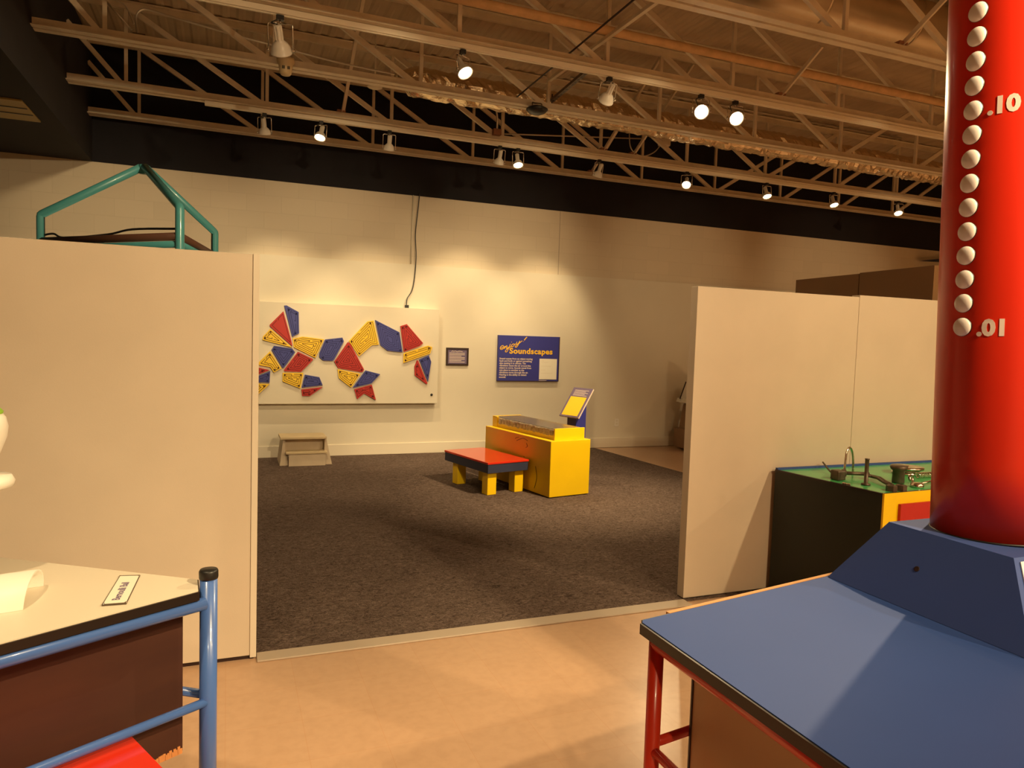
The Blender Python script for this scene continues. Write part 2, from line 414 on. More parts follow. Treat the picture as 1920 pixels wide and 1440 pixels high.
# ---- tracks under two joists
bm = B(); box(bm, (-1.4, 5.722, 3.995), (16, 5.778, 4.038), bevel=.004); box(bm, (-1.4, 5.744, 3.990), (16, 5.756, 3.996))
tag(obj('light_track', bm, 'track'), 'long white lighting track under the near joist, holding the larger spotlights', 'light track', 'lighting tracks')
bm = B(); box(bm, (-.24, 8.325, 3.995), (16, 8.385, 4.038), bevel=.004)
tag(obj('light_track', bm, 'track'), 'white lighting track under the far joist, starting partway along it', 'light track', 'lighting tracks')

# ---- services under the roof
def crumple_tube(x0, x1, y, z0, z1, r, name, m, lab, amp):
    bm = B(); n = int((x1-x0)/.05); seg = 18; rings = []
    for k in range(n+1):
        x = x0+(x1-x0)*k/n; z = z0+(z1-z0)*k/n; sc = min(1, .35+k*.2)
        rings.append([bm.verts.new((x+random.uniform(-.01, .01), y+math.cos(2*PI*i/seg)*r*sc*1.15*(1+random.uniform(-amp, amp)), z+math.sin(2*PI*i/seg)*r*sc*(1+random.uniform(-amp, amp)))) for i in range(seg)])
    for a, b2 in zip(rings, rings[1:]):
        for i in range(seg): bm.faces.new((a[i], a[(i+1) % seg], b2[(i+1) % seg], b2[i]))
    bm.faces.new(rings[0][::-1]); bm.faces.new(rings[-1])
    return tag(obj(name, bm, m), lab, 'duct')
crumple_tube(1.62, 15.9, 7.62, 4.33, 4.21, .15, 'foil_duct', 'foil', 'crumpled foil-wrapped duct running along under the roof behind a joist', .10)
bm = B(); tube(bm, [(x_, 4.95, 4.63) for x_ in [3.0+k*1.29 for k in range(11)]], .22, 28)
for k in range(12):
    x_ = 3.6+k*1.05; lathe(bm, [(.221, 0), (.228, .008), (.228, .022), (.221, .03)], (x_, 4.95, 4.63), (1, 0, 0), 28)
tag(obj('round_duct', bm, 'duct'), 'large shiny round sheet-metal duct at the top right under the roof', 'duct')
bm = B(); tube(bm, [(1.2+k*.98, 5.62, 4.325) for k in range(16)], .038, 14)
tag(obj('insulated_pipe', bm, 'insulation'), 'orange-tan insulated pipe running below the roof deck', 'pipe')
bm = B(); tube(bm, smooth_path([(-.737,7.1,4.15),(-.749,7.1,4.30),(-.70,7.1,4.375),(-.60,7.1,4.378),(-.48,7.1,4.358),(.059,7.1,4.293),(.356,7.1,4.266),(.941,7.1,4.212),(1.5,7.1,4.19)]), .009, 8)
tag(obj('electrical_conduit', bm, 'conduit'), 'thin silver conduit bending out of a junction box at the upper left', 'conduit', 'thin conduits under the roof')
bm = B(); tube(bm, [(-1.05, 7.1, 4.47), (-.782, 7.1, 4.189)], .009, 8); tube(bm, smooth_path([(-1.0,7.1,4.44),(-.91,7.1,4.412),(-.826,7.1,4.376),(-.765,7.1,4.24)]), .006, 8)
tag(obj('electrical_conduit', bm, 'conduit'), 'pair of short silver conduits coming down into the junction box from the left', 'conduit', 'thin conduits under the roof')
bm = B(); tube(bm, [(3.45, 9.2, 4.40), (5.65, 9.2, 4.62)], .010, 8)
tag(obj('electrical_conduit', bm, 'conduit'), 'straight grey conduit crossing the dark gap above the lit far spotlight', 'conduit', 'thin conduits under the roof')
bm = B(); tube(bm, [(3.9, 8.15, 4.88), (9.5, 8.15, 4.88)], .013, 8)
tag(obj('electrical_conduit', bm, 'conduit'), 'long straight conduit close under the roof deck behind the unlit white spotlight', 'conduit', 'thin conduits under the roof')
bm = B(); tube(bm, [(-1.4, 6.6, 4.85), (14, 6.6, 4.85)], .016, 8)
tag(obj('electrical_conduit', bm, 'steel_cream'), 'painted conduit running parallel with the joists against the roof deck', 'conduit', 'thin conduits under the roof')
t = thing('junction_box', 'small metal junction box on a joist at the upper left', 'junction box', (-.727, 7.08, 4.10))
bm = B(); box(bm, (-.775, 7.075, 4.095), (-.675, 7.135, 4.165), bevel=.005); obj('box_body', bm, 'metal_dark', t)
bm = B(); tube(bm, [(-.70, 7.07, 4.13), (-.70, 7.06, 4.13)], .012); obj('screw', bm, 'metal_bright', t)
t = thing('junction_box', 'small rusty junction box with a bent cable on the far spotlight joist', 'junction box', (3.0, 8.3, 4.10))
bm = B(); box(bm, (2.96, 8.26, 4.10), (3.06, 8.33, 4.17), bevel=.005); obj('box_body', bm, 'steel_rust', t)
bm = B(); tube(bm, smooth_path([(3.01, 8.29, 4.15), (2.99, 8.25, 4.32), (2.93, 8.22, 4.42), (2.70, 8.2, 4.48)]), .012, 8); obj('cable', bm, 'conduit', t)
t = thing('wire_loop', 'small fixture with a pale looped wire between the joists, right of centre', 'fixture', (5.40, 8.9, 4.4))
bm = B(); tube(bm, smooth_path([(5.75, 8.9, 4.52), (5.62, 8.9, 4.36), (5.42, 8.9, 4.28), (5.24, 8.9, 4.36), (5.20, 8.9, 4.60), (5.22, 8.9, 4.90)]), .008, 8); obj('wire', bm, 'conduit', t)
bm = B(); box(bm, (5.70, 8.85, 4.46), (5.86, 8.96, 4.60), bevel=.02); box(bm, (5.77, 8.90, 4.58), (5.79, 8.92, 4.90)); obj('box_body', bm, 'steel_cream', t)
# smoke detector, horn, black dome speaker
t = thing('smoke_detector', 'cream tapered smoke detector with dark slots hanging below a joist, upper left', 'smoke detector', (.468, 6.9, 3.97))
bm = B(); lathe(bm, [(0, 0), (.040, .004), (.052, .02), (.060, .07), (.066, .10), (.076, .115), (.076, .15), (0, .15)], (.468, 6.9, 3.945)); obj('body', bm, 'cream_plastic', t)
bm = B()
for k in (-1, 1):
    for j in range(2): box(bm, (.468+k*.022-.010+j*.012, 6.838, 3.985), (.468+k*.022-.002+j*.012, 6.846, 4.010))
obj('slots', bm, 'black', t)
t = thing('dome_speaker', 'shallow black dome hanging under the foil duct, centre of the ceiling', 'speaker', (2.935, 6.9, 3.96))
bm = B(); lathe(bm, [(0, 0), (.05, .003), (.09, .02), (.112, .045), (.112, .052), (.07, .075), (.03, .085), (0, .085)], (2.935, 6.9, 3.955), (0, 0, 1), 28); obj('dome', bm, 'black', t)
bm = B()
for s in (-1, 1): tube(bm, arc_path([(2.935+s*.05, 6.9, 4.02), (2.935+s*.055, 6.9, 4.07), (2.935, 6.97, 4.09)], .02), .006, 8)
obj('bracket', bm, 'metal_dark', t)
t = thing('horn_fixture', 'small pale bell-shaped fixture under the roof, left of the foil duct', 'fixture', (1.45, 7.6, 4.25))
bm = B(); lathe(bm, [(0, 0), (.075, 0), (.08, .01), (.055, .035), (.04, .07), (.03, .10), (0, .10)], (1.40, 7.6, 4.20)); obj('bell', bm, 'steel_cream', t)
bm = B(); tube(bm, [(1.40, 7.6, 4.30), (1.40, 7.6, 4.88)], .008, 8); obj('stem', bm, 'steel_cream', t)
# recessed metal vent in the dark side ceiling
t = thing('ceiling_vent', 'dull yellow metal vent in the dark ceiling at the far left', 'vent', (-1.9, 7.7, 3.555))
bm = B(); box(bm, (-2.2, 7.40, 3.545), (-1.655, 8.08, 3.561), bevel=.003); obj('frame', bm, 'tin_light', t)
bm = B()
for k in range(2): box(bm, (-2.19, 7.62+k*.21, 3.540), (-1.665, 7.635+k*.21, 3.546))
obj('slat', bm, 'black', t)

# ---- spotlights
def spotlight(x, y, target, label, watts=160, deg=55, scale=1.0, zt=3.995, glow=True, drop=.13, blend=.7):
    t = thing('track_spotlight', label, 'spotlight', (x, y, zt), 'track spotlights')
    s = scale
    bm = B(); box(bm, (x-.022*s, y-.02, zt-.035), (x+.022*s, y+.02, zt), bevel=.003); obj('track_adapter', bm, 'black', t)
    pivot = V(x, y, zt-drop*s)
    d = (Vector(target)-pivot).normalized()
    side = d.cross(V(0, 0, 1)).normalized()
    # yoke: U hanging from the adapter, arms reaching the bell rim sides
    top = V(x, y, zt-.045*s); w = .072*s
    end = pivot + d*.05*s
    bm = B()
    for sg in (-1, 1):
        tube(bm, arc_path([top, top+side*sg*w, end+side*sg*w], .015), .0045*s, 8)
    tube(bm, [V(x, y, zt-.03), top], .006, 8)
    obj('yoke', bm, 'chrome', t)
    bm = B()
    for sg in (-1, 1): lathe(bm, [(0, 0), (.011*s, 0), (.011*s, .012*s), (0, .012*s)], end+side*sg*(w-.004), side*sg, 10)
    obj('knob', bm, 'chrome', t)
    # housing: narrow ribbed neck, flaring bell
    bm = B()
    lathe(bm, [(0, -.095*s), (.020*s, -.095*s), (.022*s, -.09*s), (.022*s, -.01*s), (.030*s, .0), (.046*s, .015*s), (.056*s, .035*s), (.062*s, .060*s), (.064*s, .062*s), (.064*s, .068*s), (.058*s, .068*s), (.052*s, .040*s), (0, .034*s)], pivot, d, 24)
    for k in range(8):
        a = 2*PI*k/8; n_ = side*math.cos(a)+side.cross(d)*math.sin(a)
        bar(bm, pivot-d*.092*s+n_*.022*s, pivot-d*.012*s+n_*.022*s, .003*s, .006*s, n_)
    obj('housing', bm, 'white_lamp', t)
    bm = B(); lathe(bm, [(0, .060*s), (.03*s, .058*s), (.054*s, .050*s), (.050*s, .046*s), (0, .044*s)], pivot, d, 24)
    obj('lamp', bm, 'glow', t)
    bm = B(); tube(bm, smooth_path([V(x-.015, y, zt-.03), V(x-.05*s, y, zt-.05*s), pivot-d*.10*s]), .004*s, 8); obj('cord', bm, 'black', t)
    spot_light('spotlight_beam', pivot+d*.075*s, target, watts, deg, blend, .03)
    return t
near, far = 5.75, 8.355
spotlight(.347, near, (1.3, 9.0, 0.3), 'white track spotlight facing away, leftmost on the near track', 150, 60, 1.25, zt=3.99, drop=.15)
spotlight(1.77, near, (2.9, 3.4, 0), 'lit track spotlight tilted sideways with a glowing lamp, second on the near track', 150, 60, 1.05, zt=3.99)
spotlight(3.133, near, (3.4, 9.3, 1.3), 'white unlit-looking track spotlight pointing down, third on the near track', 120, 60, 1.1, zt=3.99)
spotlight(4.115, near, (1.9, 1.2, .9), 'dazzling track spotlight facing the viewer, left one of the close pair', 60, 60, 1.1, zt=3.99)
spotlight(4.51, near, (2.9, 1.3, .6), 'dazzling track spotlight facing the viewer, right one of the close pair', 60, 60, 1.1, zt=3.99)
spotlight(.354, far, (.75, 9.7, 1.0), 'white spotlight facing the wall, leftmost on the far track', 86, 66, zt=3.995, drop=.15)
spotlight(.951, far, (.1, 7.0, 0.4), 'lit spotlight tilted to the left, second on the far track', 90, 60, zt=3.995)
spotlight(1.718, far, (1.8, 9.7, 1.0), 'white spotlight facing the wall, third on the far track', 86, 66, zt=3.995, drop=.15)
spotlight(3.079, far, (3.1, 9.7, 1.15), 'white spotlight facing the wall, just left of a glowing one', 105, 66, zt=3.995, drop=.15)
spotlight(3.318, far, (3.2, 6.9, .3), 'glowing spotlight aimed down at the yellow instrument, centre of the far track', 110, 50, zt=3.995, drop=.15)
spotlight(4.454, far, (4.15, 9.7, 1.2), 'white spotlight tilted on its yoke beside a leaning steel brace', 94, 62, zt=3.995, drop=.15)
spotlight(5.808, far, (3.6, 5.4, 0), 'round glowing spotlight facing the viewer on the far track', 90, 60, zt=3.995, drop=.14)
spotlight(7.175, far, (7.0, 6.6, 0), 'dimly glowing spotlight aimed down, third from the right on the far track', 60, 60, zt=3.995, drop=.14)
spotlight(8.438, far, (8.1, 6.6, 0), 'dimly glowing spotlight aimed down, second from the right on the far track', 60, 60, zt=3.995, drop=.14)
spotlight(9.769, far, (8.6, 6.6, 0), 'brightly lit spotlight rightmost on the far track, beside the red column', 60, 60, zt=3.995, drop=.14)

# ================================================================== THE BACK WALL
WF = 9.71      # face of the lower wall
t = thing('mounting_board', 'large cream wall board that the coloured maze panels are mounted on', 'board', (1.3, WF, .715))
bm = B(); box(bm, (-1.1, 9.60, .715), (2.72, WF, 2.02), bevel=.003); obj('panel', bm, 'wall_low', t)
bm = B(); lathe(bm, [(0, 0), (.016, 0), (.016, .012), (.009, .014), (0, .014)], (2.634, 9.60, .837), (0, -1, 0)); obj('button', bm, 'black', t, 'small black button')
POLY = {
'A1b': [(0.662, 1.979), (0.695, 1.984), (0.847, 1.904), (0.855, 1.63), (0.766, 1.577)],
'A2r': [(0.658, 1.911), (0.491, 1.729), (0.492, 1.708), (0.777, 1.454), (0.76, 1.539)],
'A3y': [(0.502, 1.68), (0.411, 1.579), (0.404, 1.531), (0.777, 1.441)],
'A4y': [(0.771, 1.563), (0.899, 1.593), (1.172, 1.566), (1.061, 1.314), (0.786, 1.449)],
'A5b': [(0.546, 1.465), (0.515, 1.41), (0.653, 1.177), (0.673, 1.183), (0.81, 1.386), (0.773, 1.435)],
'A6r': [(0.839, 1.396), (0.669, 1.156), (0.672, 1.137), (0.887, 1.132), (1.035, 1.292), (1.026, 1.308)],
'A7y': [(0.502, 1.397), (0.352, 1.237), (0.356, 1.213), (0.504, 1.187), (0.548, 1.117), (0.644, 1.173)],
'A8r': [(0.308, 1.198), (0.506, 1.152), (0.309, 1.067)],
'A9b': [(0.509, 1.143), (0.501, 0.988), (0.31, 0.996), (0.309, 1.056)],
'A10y': [(0.31, 0.983), (0.506, 0.974), (0.355, 0.831), (0.311, 0.831)],
'A11y': [(0.653, 1.122), (0.916, 1.123), (0.88, 0.914), (0.652, 1.008)],
'A12b': [(0.929, 1.102), (1.116, 1.07), (1.162, 0.962), (0.893, 0.926)],
'A13r': [(0.888, 0.907), (1.168, 0.941), (0.998, 0.817), (0.897, 0.82)],
'A14b': [(1.18, 1.563), (1.403, 1.595), (1.425, 1.544), (1.298, 1.292), (1.279, 1.282), (1.16, 1.283), (1.108, 1.327), (1.107, 1.38)],
'B2y': [(1.483, 1.548), (1.724, 1.819), (1.808, 1.835), (1.886, 1.51), (1.79, 1.499), (1.621, 1.345)],
'B3b': [(1.825, 1.844), (2.162, 1.689), (2.211, 1.415), (2.003, 1.432), (1.905, 1.502)],
'B4r': [(2.170, 1.773), (2.26, 1.803), (2.496, 1.548), (2.442, 1.504), (2.224, 1.419)],
'B5y': [(2.222, 1.405), (2.563, 1.520), (2.627, 1.498), (2.599, 1.408), (2.22, 1.267)],
'B6b': [(2.440, 1.324), (2.579, 1.385), (2.615, 1.295), (2.576, 1.005)],
'B7r': [(2.412, 1.318), (2.378, 1.227), (2.384, 1.104), (2.554, 0.98), (2.570, 0.993), (2.432, 1.303)],
'B9b': [(1.712, 1.167), (1.915, 1.117), (1.797, 0.988), (1.544, 0.926)],
'B10r': [(1.565, 0.911), (1.802, 0.976), (1.864, 0.759), (1.7, 0.851), (1.607, 0.773)],
'B1r': [(1.471, 1.537), (1.503, 1.524), (1.697, 1.173), (1.672, 1.137), (1.349, 1.189), (1.299, 1.273)],
'B8y': [(1.342, 1.178), (1.651, 1.118), (1.527, 0.929), (1.362, 1.055)]}
LAB = {
'A1b': 'tall blue maze panel at the top left of the board, beside a red one',
'A2r': 'red triangular maze panel against the tall blue one at upper left',
'A3y': 'thin yellow wedge maze panel under the upper left red triangle',
'A4y': 'wide yellow maze panel left of the blue eight-sided one',
'A5b': 'blue shield-shaped maze panel between two yellow ones, lower left',
'A6r': 'red slanting maze panel under the wide yellow one',
'A7y': 'yellow arrowhead maze panel close to the partition edge',
'A8r': 'red maze panel half hidden by the left partition',
'A9b': 'blue maze panel half hidden by the left partition',
'A10y': 'yellow maze panel half hidden at the board bottom left',
'A11y': 'small four-sided yellow maze panel under the slanting red one',
'A12b': 'small blue maze panel above a red sliver, lower left of centre',
'A13r': 'red sliver maze panel under the small blue one',
'A14b': 'blue eight-sided maze panel between the wide yellow and large red ones',
'B2y': 'largest yellow maze panel, arching up at the centre of the board',
'B3b': 'large blue diamond-like maze panel at the top right of centre',
'B4r': 'red kite-like maze panel at the upper right of the board',
'B5y': 'long yellow arrow maze panel under the upper right red one',
'B6b': 'blue dagger-shaped maze panel hanging at the far right',
'B7r': 'narrow red maze panel left of the blue dagger-shaped one',
'B9b': 'blue slanting maze panel right of the small centre yellow one',
'B10r': 'red forked maze panel like a fish tail, lowest on the board',
'B1r': 'large red triangular maze panel at the centre of the board',
'B8y': 'small yellow maze panel below the large red triangle'}
def inset(poly, d):
    n = len(poly); area = sum(poly[i][0]*poly[(i+1)%n][1]-poly[(i+1)%n][0]*poly[i][1] for i in range(n)); sg = 1 if area > 0 else -1
    L = []
    for i in range(n):
        (x0, y0), (x1, y1) = poly[i], poly[(i+1) % n]; l = math.hypot(x1-x0, y1-y0); nx, ny = -(y1-y0)/l*sg, (x1-x0)/l*sg
        L.append((nx, ny, nx*x0+ny*y0+d))
    out = []
    for i in range(n):
        a = L[i-1]; b_ = L[i]; det = a[0]*b_[1]-a[1]*b_[0]
        if abs(det) < 1e-3: return None
        out.append(((a[2]*b_[1]-a[1]*b_[2])/det, (a[0]*b_[2]-a[2]*b_[0])/det))
    # valid only while every edge keeps its direction
    for i in range(n):
        e0 = (poly[(i+1)%n][0]-poly[i][0], poly[(i+1)%n][1]-poly[i][1]); e1 = (out[(i+1)%n][0]-out[i][0], out[(i+1)%n][1]-out[i][1])
        if e0[0]*e1[0]+e0[1]*e1[1] <= 0: 
            return None
    return out
def simplify(poly, tol):
    P = list(poly); ch = True
    while ch and len(P) > 3:
        ch = False
        for i in range(len(P)):
            j = (i+1) % len(P)
            if math.hypot(P[i][0]-P[j][0], P[i][1]-P[j][1]) < tol:
                P[i] = ((P[i][0]+P[j][0])/2, (P[i][1]+P[j][1])/2); P.pop(j); ch = True; break
    return P
for key, poly in POLY.items():
    c = key[-1]; mt, gr = {'b': ('blue_panel', 'blue_groove'), 'r': ('red_panel', 'red_groove'), 'y': ('yellow_panel', 'groove')}[c]
    cx_ = sum(p[0] for p in poly)/len(poly); cz_ = sum(p[1] for p in poly)/len(poly)
    t = thing('maze_panel', LAB[key], 'wall panel', (cx_, 9.598, cz_), 'maze panels on the wall board')
    P2 = inset(poly, .003) or poly
    bm = B(); prism(bm, P2, (0, 9.598, 0), (1, 0, 0), (0, 0, 1), .026); obj('plate', bm, mt, t)
    bm = B(); yf = 9.5715; lw = .0062; cnt = 0
    base = simplify(poly, .035); q = inset(base, .021) or base; cur = q
    while cnt < 6:
        q = cur; gap = cnt % len(q)
        for i in range(len(q)):
            a, b_ = q[i], q[(i+1) % len(q)]
            pa = V(a[0], yf, a[1]); pb = V(b_[0], yf, b_[1])
            if (pb-pa).length < .006: continue
            up_ = (pb-pa).normalized().cross(V(0, 1, 0))
            if i == gap and (pb-pa).length > .07:      # the opening in the maze wall
                bar(bm, pa, pa.lerp(pb, .42), .0016, lw, up_); bar(bm, pa.lerp(pb, .56), pb, .0016, lw, up_)
                mid = pa.lerp(pb, .42); dirn = (V(cx_, yf, cz_)-mid).normalized(); bar(bm, mid, mid+dirn*.020, .0016, lw, dirn.cross(V(0, 1, 0)))
            else: bar(bm, pa, pb, .0016, lw, up_)
        cnt += 1; ok = True
        for st in range(6):
            nx_ = inset(cur, .0038)
            if not nx_: ok = False; break
            nx_ = simplify(nx_, .006)
            if len(nx_) < 3 or abs(sum(nx_[i][0]*nx_[(i+1) % len(nx_)][1]-nx_[(i+1) % len(nx_)][0]*nx_[i][1] for i in range(len(nx_)))) < .0012: ok = False; break
            cur = nx_
        if not ok: break
    if cnt: obj('maze_groove', bm, gr, t)
    else: bm.free()
    q = inset(base, .030)
    if q:
        q = sorted(simplify(q, .05), key=lambda p: -math.hypot(p[0]-cx_, p[1]-cz_))[:3]
        for a in q:
            bm = B(); lathe(bm, [(0, 0), (.0115, 0), (.0115, .010), (.005, .013), (0, .013)], (a[0], 9.572, a[1]), (0, -1, 0), 12)
            obj('knob', bm, {'y': 'groove', 'r': 'red_groove', 'b': 'blue_groove'}[c], t)
# hanging cable
t = thing('hanging_cable', 'thin black cable hanging down the back wall to the board top', 'cable', (2.427, 9.70, 3.56))
bm = B(); tube(bm, smooth_path([(2.427,9.70,3.60),(2.403,9.70,3.318),(2.38,9.70,3.028),(2.394,9.69,2.739),(2.379,9.69,2.447),(2.346,9.69,2.263),(2.281,9.68,2.15),(2.269,9.67,2.055)]), .0065, 8); obj('cord', bm, 'black', t)
bm = B(); box(bm, (2.250, 9.64, 2.022), (2.298, 9.69, 2.062), bevel=.004); obj('plug', bm, 'black', t)
bm = B(); tube(bm, [(2.345, 9.725, 3.56), (2.33, 9.725, 2.63)], .010, 8); tag(obj('wall_conduit', bm, 'wall_low'), 'faint painted conduit on the block wall left of the hanging cable', 'conduit')
# little framed sign
t = thing('framed_notice', 'small dark-framed purple notice on the wall between the board and the big blue sign', 'sign', (3.025, WF, 1.245))
bm = B()
for a, b_ in (((2.86,9.685,1.245),(3.19,WF,1.27)),((2.86,9.685,1.47),(3.19,WF,1.495)),((2.86,9.685,1.27),(2.885,WF,1.47)),((3.165,9.685,1.27),(3.19,WF,1.47))): box(bm, a, b_, bevel=.002)
obj('frame', bm, 'frame_dark', t)
bm = B(); box(bm, (2.885, 9.695, 1.27), (3.165, WF, 1.47)); sh = obj('notice_sheet', bm, 'sign_purple', t)
bm = B()
for k in range(7):
    z = 1.415-k*.021; box(bm, (2.905, 9.6935, z), (3.135-(.05 if k % 3 == 2 else 0), 9.695, z+.008))
obj('print_lines', bm, 'sign_text_pale', sh)
bm = B(); tube(bm, smooth_path([(2.935,9.694,1.437),(2.955,9.694,1.45),(2.97,9.694,1.438),(2.99,9.694,1.448),(3.02,9.694,1.438),(3.05,9.694,1.446),(3.10,9.694,1.44)], 4), .0035, 6)
obj('heading_squiggle', bm, 'sign_text_pale', sh)
# big sign
t = thing('wall_sign', 'large blue sign with yellow lettering about soundscapes on the back wall', 'sign', (4.115, WF, 1.03))
SX0, SZ1 = 3.628, 1.695; SW, SH = .977, .665; SY = 9.665
bm = B(); box(bm, (SX0, SY, SZ1-SH), (SX0+SW, WF, SZ1), bevel=.002); bd = obj('sign_board', bm, 'sign_blue', t)
bm = B(); box(bm, (SX0+SW-.010, SY-.001, SZ1-SH), (SX0+SW+.003, WF, SZ1)); box(bm, (SX0, SY-.001, SZ1-SH), (SX0+SW, WF, SZ1-SH+.006)); obj('edge_trim', bm, 'frame_dark', t)
text_mesh('title_text', 'Soundscapes', .112, 'sign_text_yellow', t, (SX0+.178*SW, SY-.0015, SZ1-.392*SH), (1,0,0), (0,0,1), .001, bold=.0038, spacing=1.07, xscale=1.125)
def sg_pt(x, y): return V(SX0+(x-905+(y-155)*.02)/920*SW, SY-.0015, SZ1-((y-155)-(x-905)*.022)/675*SH)
SCRIPT = [[(928,352),(955,345),(978,325),(968,310),(945,320),(930,345),(936,366),(958,364),(982,345),(1000,318),(998,335),(988,358),(1004,332),(1024,312),(1030,320),(1020,345),(1030,352),(1050,332)],
 [(1078,285),(1066,315),(1048,360),(1028,398),(1008,402),(1006,386),(1030,362),(1070,335),(1098,312)], [(1092,256),(1096,260)],
 [(1128,283),(1108,290),(1094,314),(1102,328),(1122,318),(1136,292),(1128,283),(1140,296),(1160,280)],
 [(1176,252),(1166,278),(1172,292),(1196,276),(1216,242),(1204,275),(1180,318),(1160,334),(1148,324),(1166,304),(1210,272),(1252,236)],
 [(1322,182),(1300,205),(1282,230)], [(1270,246),(1273,249)]]
for st_ in SCRIPT:
    bm = B(); pp_ = [sg_pt(*p) for p in st_]; pp_ = smooth_path(pp_, 5) if len(pp_) > 2 else pp_
    tube(bm, pp_, .0056 if len(st_) > 3 else .0074, 8)
    for v in bm.verts: v.co.y = SY-.0015+(v.co.y-(SY-.0015))*.35
    obj('script_letter', bm, 'sign_text_yellow', t)
body = 'Sound comes from an object moving\nback and forth or against something\nelse causing it to vibrate. The\nvibrations cause the air around the\nobject to move. Sounds travel from\none place to another as the\nvibrations move through the air.\nHearing is the ability to detect\nsounds.'
text_mesh('body_text', body, .0355, 'sign_text_pale', t, (SX0+.025*SW, SY-.0015, SZ1-.525*SH), (1,0,0), (0,0,1), .0006, bold=.0011, line=.945, spacing=1.0, xscale=.985)
bm = B(); box(bm, (SX0+.672*SW, SY-.006, SZ1-.955*SH), (SX0+.962*SW, SY, SZ1-.495*SH)); pp = obj('paper_sheet', bm, 'paper', t, 'pale printed sheet')
bm = B()
for k, (u, w_) in enumerate(((.06, .2), (.14, .5), (.35, .7), (.55, .3), (.72, .8))):
    z = SZ1-(.495+.02+u*.42)*SH; box(bm, (SX0+.70*SW, SY-.007, z), (SX0+(.70+w_*.24)*SW, SY-.006, z+.002))
obj('print_lines', bm, 'wood_pale', pp)
bm = B(); box(bm, (SX0+.672*SW, SY-.0015, SZ1-.985*SH), (SX0+.80*SW, SY, SZ1-.975*SH)); obj('caption_line', bm, 'sign_text_pale', t)
# outlet
t = thing('wall_outlet', 'pale electrical outlet plate low on the back wall right of the yellow instrument', 'outlet', (5.657, WF, .39))
bm = B(); box(bm, (5.62, WF-.006, .33), (5.695, WF, .45), bevel=.002); obj('plate', bm, 'white_lamp', t)
bm = B()
for z in (.36, .405): box(bm, (5.642, WF-.008, z), (5.673, WF-.005, z+.028))
obj('socket', bm, 'wall_low', t)
# little blue bracket at the far right behind the column
bm = B(); vs = prism(bm, [(11.9, 3.33), (12.9, 3.36), (13.2, 3.46), (12.5, 3.41)], (0, 9.70, 0), (1,0,0), (0,0,1), .08)
tag(obj('wall_pennant', bm, 'navy_band'), 'dark blue pennant sticking out from the wall top behind the red column', 'pennant')

# ================================================================== PARTITIONS
t = thing('partition_wall', 'tall cream partition at the left, its edge beside the carpeted opening', 'partition', (-1.5, 3.78, 0))
bm = B(); box(bm, (-3.8, 3.712, .022), (.112, 3.79, 2.018), bevel=.002); obj('panel', bm, 'partition', t)
bm = B(); box(bm, (.112, 3.705, .012), (.142, 3.797, 2.020), bevel=.002); obj('edge_strip', bm, 'partition_edge', t)
bm = B(); box(bm, (-3.8, 3.725, 0), (.13, 3.78, .022)); obj('base_channel', bm, 'frame_dark', t)
t = thing('partition_wall', 'tall cream partition at the right, behind the green-topped table', 'partition', (3.8, 3.8, 0))
bm = B(); box(bm, (2.743, 3.77, .012), (4.098, 3.84, 2.016), bevel=.002); obj('panel', bm, 'partition', t)
bm = B(); box(bm, (4.102, 3.771, .012), (5.5, 3.84, 2.030), bevel=.002); obj('panel', bm, 'partition', t)
bm = B(); box(bm, (2.76, 3.78, 0), (5.5, 3.83, .014)); obj('base_channel', bm, 'frame_dark', t)
t = thing('partition_wall', 'dark brown partition rising behind the right cream one', 'partition', (5.0, 4.6, 0))
bm = B(); prism(bm, [(5.085, 5.44), (5.03, 4.65), (5.09, 4.65), (5.145, 5.44)][::-1], (0,0,0), (1,0,0), (0,1,0), 2.3); obj('panel', bm, 'partition_brown', t)
bm = B(); prism(bm, [(5.028, 4.64), (4.975, 3.90), (5.035, 3.90), (5.088, 4.64)][::-1], (0,0,0), (1,0,0), (0,1,0), 2.306); obj('panel', bm, 'partition_brown', t)

# ================================================================== FAR THINGS ON THE FLOOR
# step stool
t = thing('step_stool', 'pale wooden two-step stool against the back wall below the board', 'step stool', (.92, 9.2, 0))
bm = B(); box(bm, (.60, 9.02, .335), (1.15, 9.40, .362), bevel=.003); obj('upper_tread', bm, 'wood_tread', t)
bm = B(); box(bm, (.665, 8.985, .158), (1.155, 9.19, .182), bevel=.003); obj('lower_tread', bm, 'wood_tread', t)
bm = B(); box(bm, (.70, 9.00, .008), (1.135, 9.02, .158)); obj('riser', bm, 'wood_pale', t)
bm = B(); box(bm, (.66, 9.17, .182), (1.13, 9.19, .335)); obj('riser', bm, 'wood_pale', t)
for poly_ in ([(.600, .006), (.699, .006), (.699, .156), (.662, .183), (.662, .334), (.637, .334)], [(1.136, .006), (1.225, .006), (1.150, .334), (1.131, .334), (1.131, .183), (1.136, .156)]):
    bm = B(); prism(bm, poly_, (0, 9.56, 0), (1,0,0), (0,0,1), .49); obj('side_panel', bm, 'wood_pale', t)

def rot(a, o):   # local -> world on the floor
    c, s_ = math.cos(math.radians(a)), math.sin(math.radians(a))
    return lambda x, y, z: V(o[0]+x*c-y*s_, o[1]+x*s_+y*c, z)
def rbox(bm, R_, a, b_, bevel=0):
    b0 = len(bm.verts); vs = box(bm, a, b_, bevel=bevel)
    bm.verts.ensure_lookup_table()
    for v in bm.verts[b0:]: v.co = R_(*v.co)
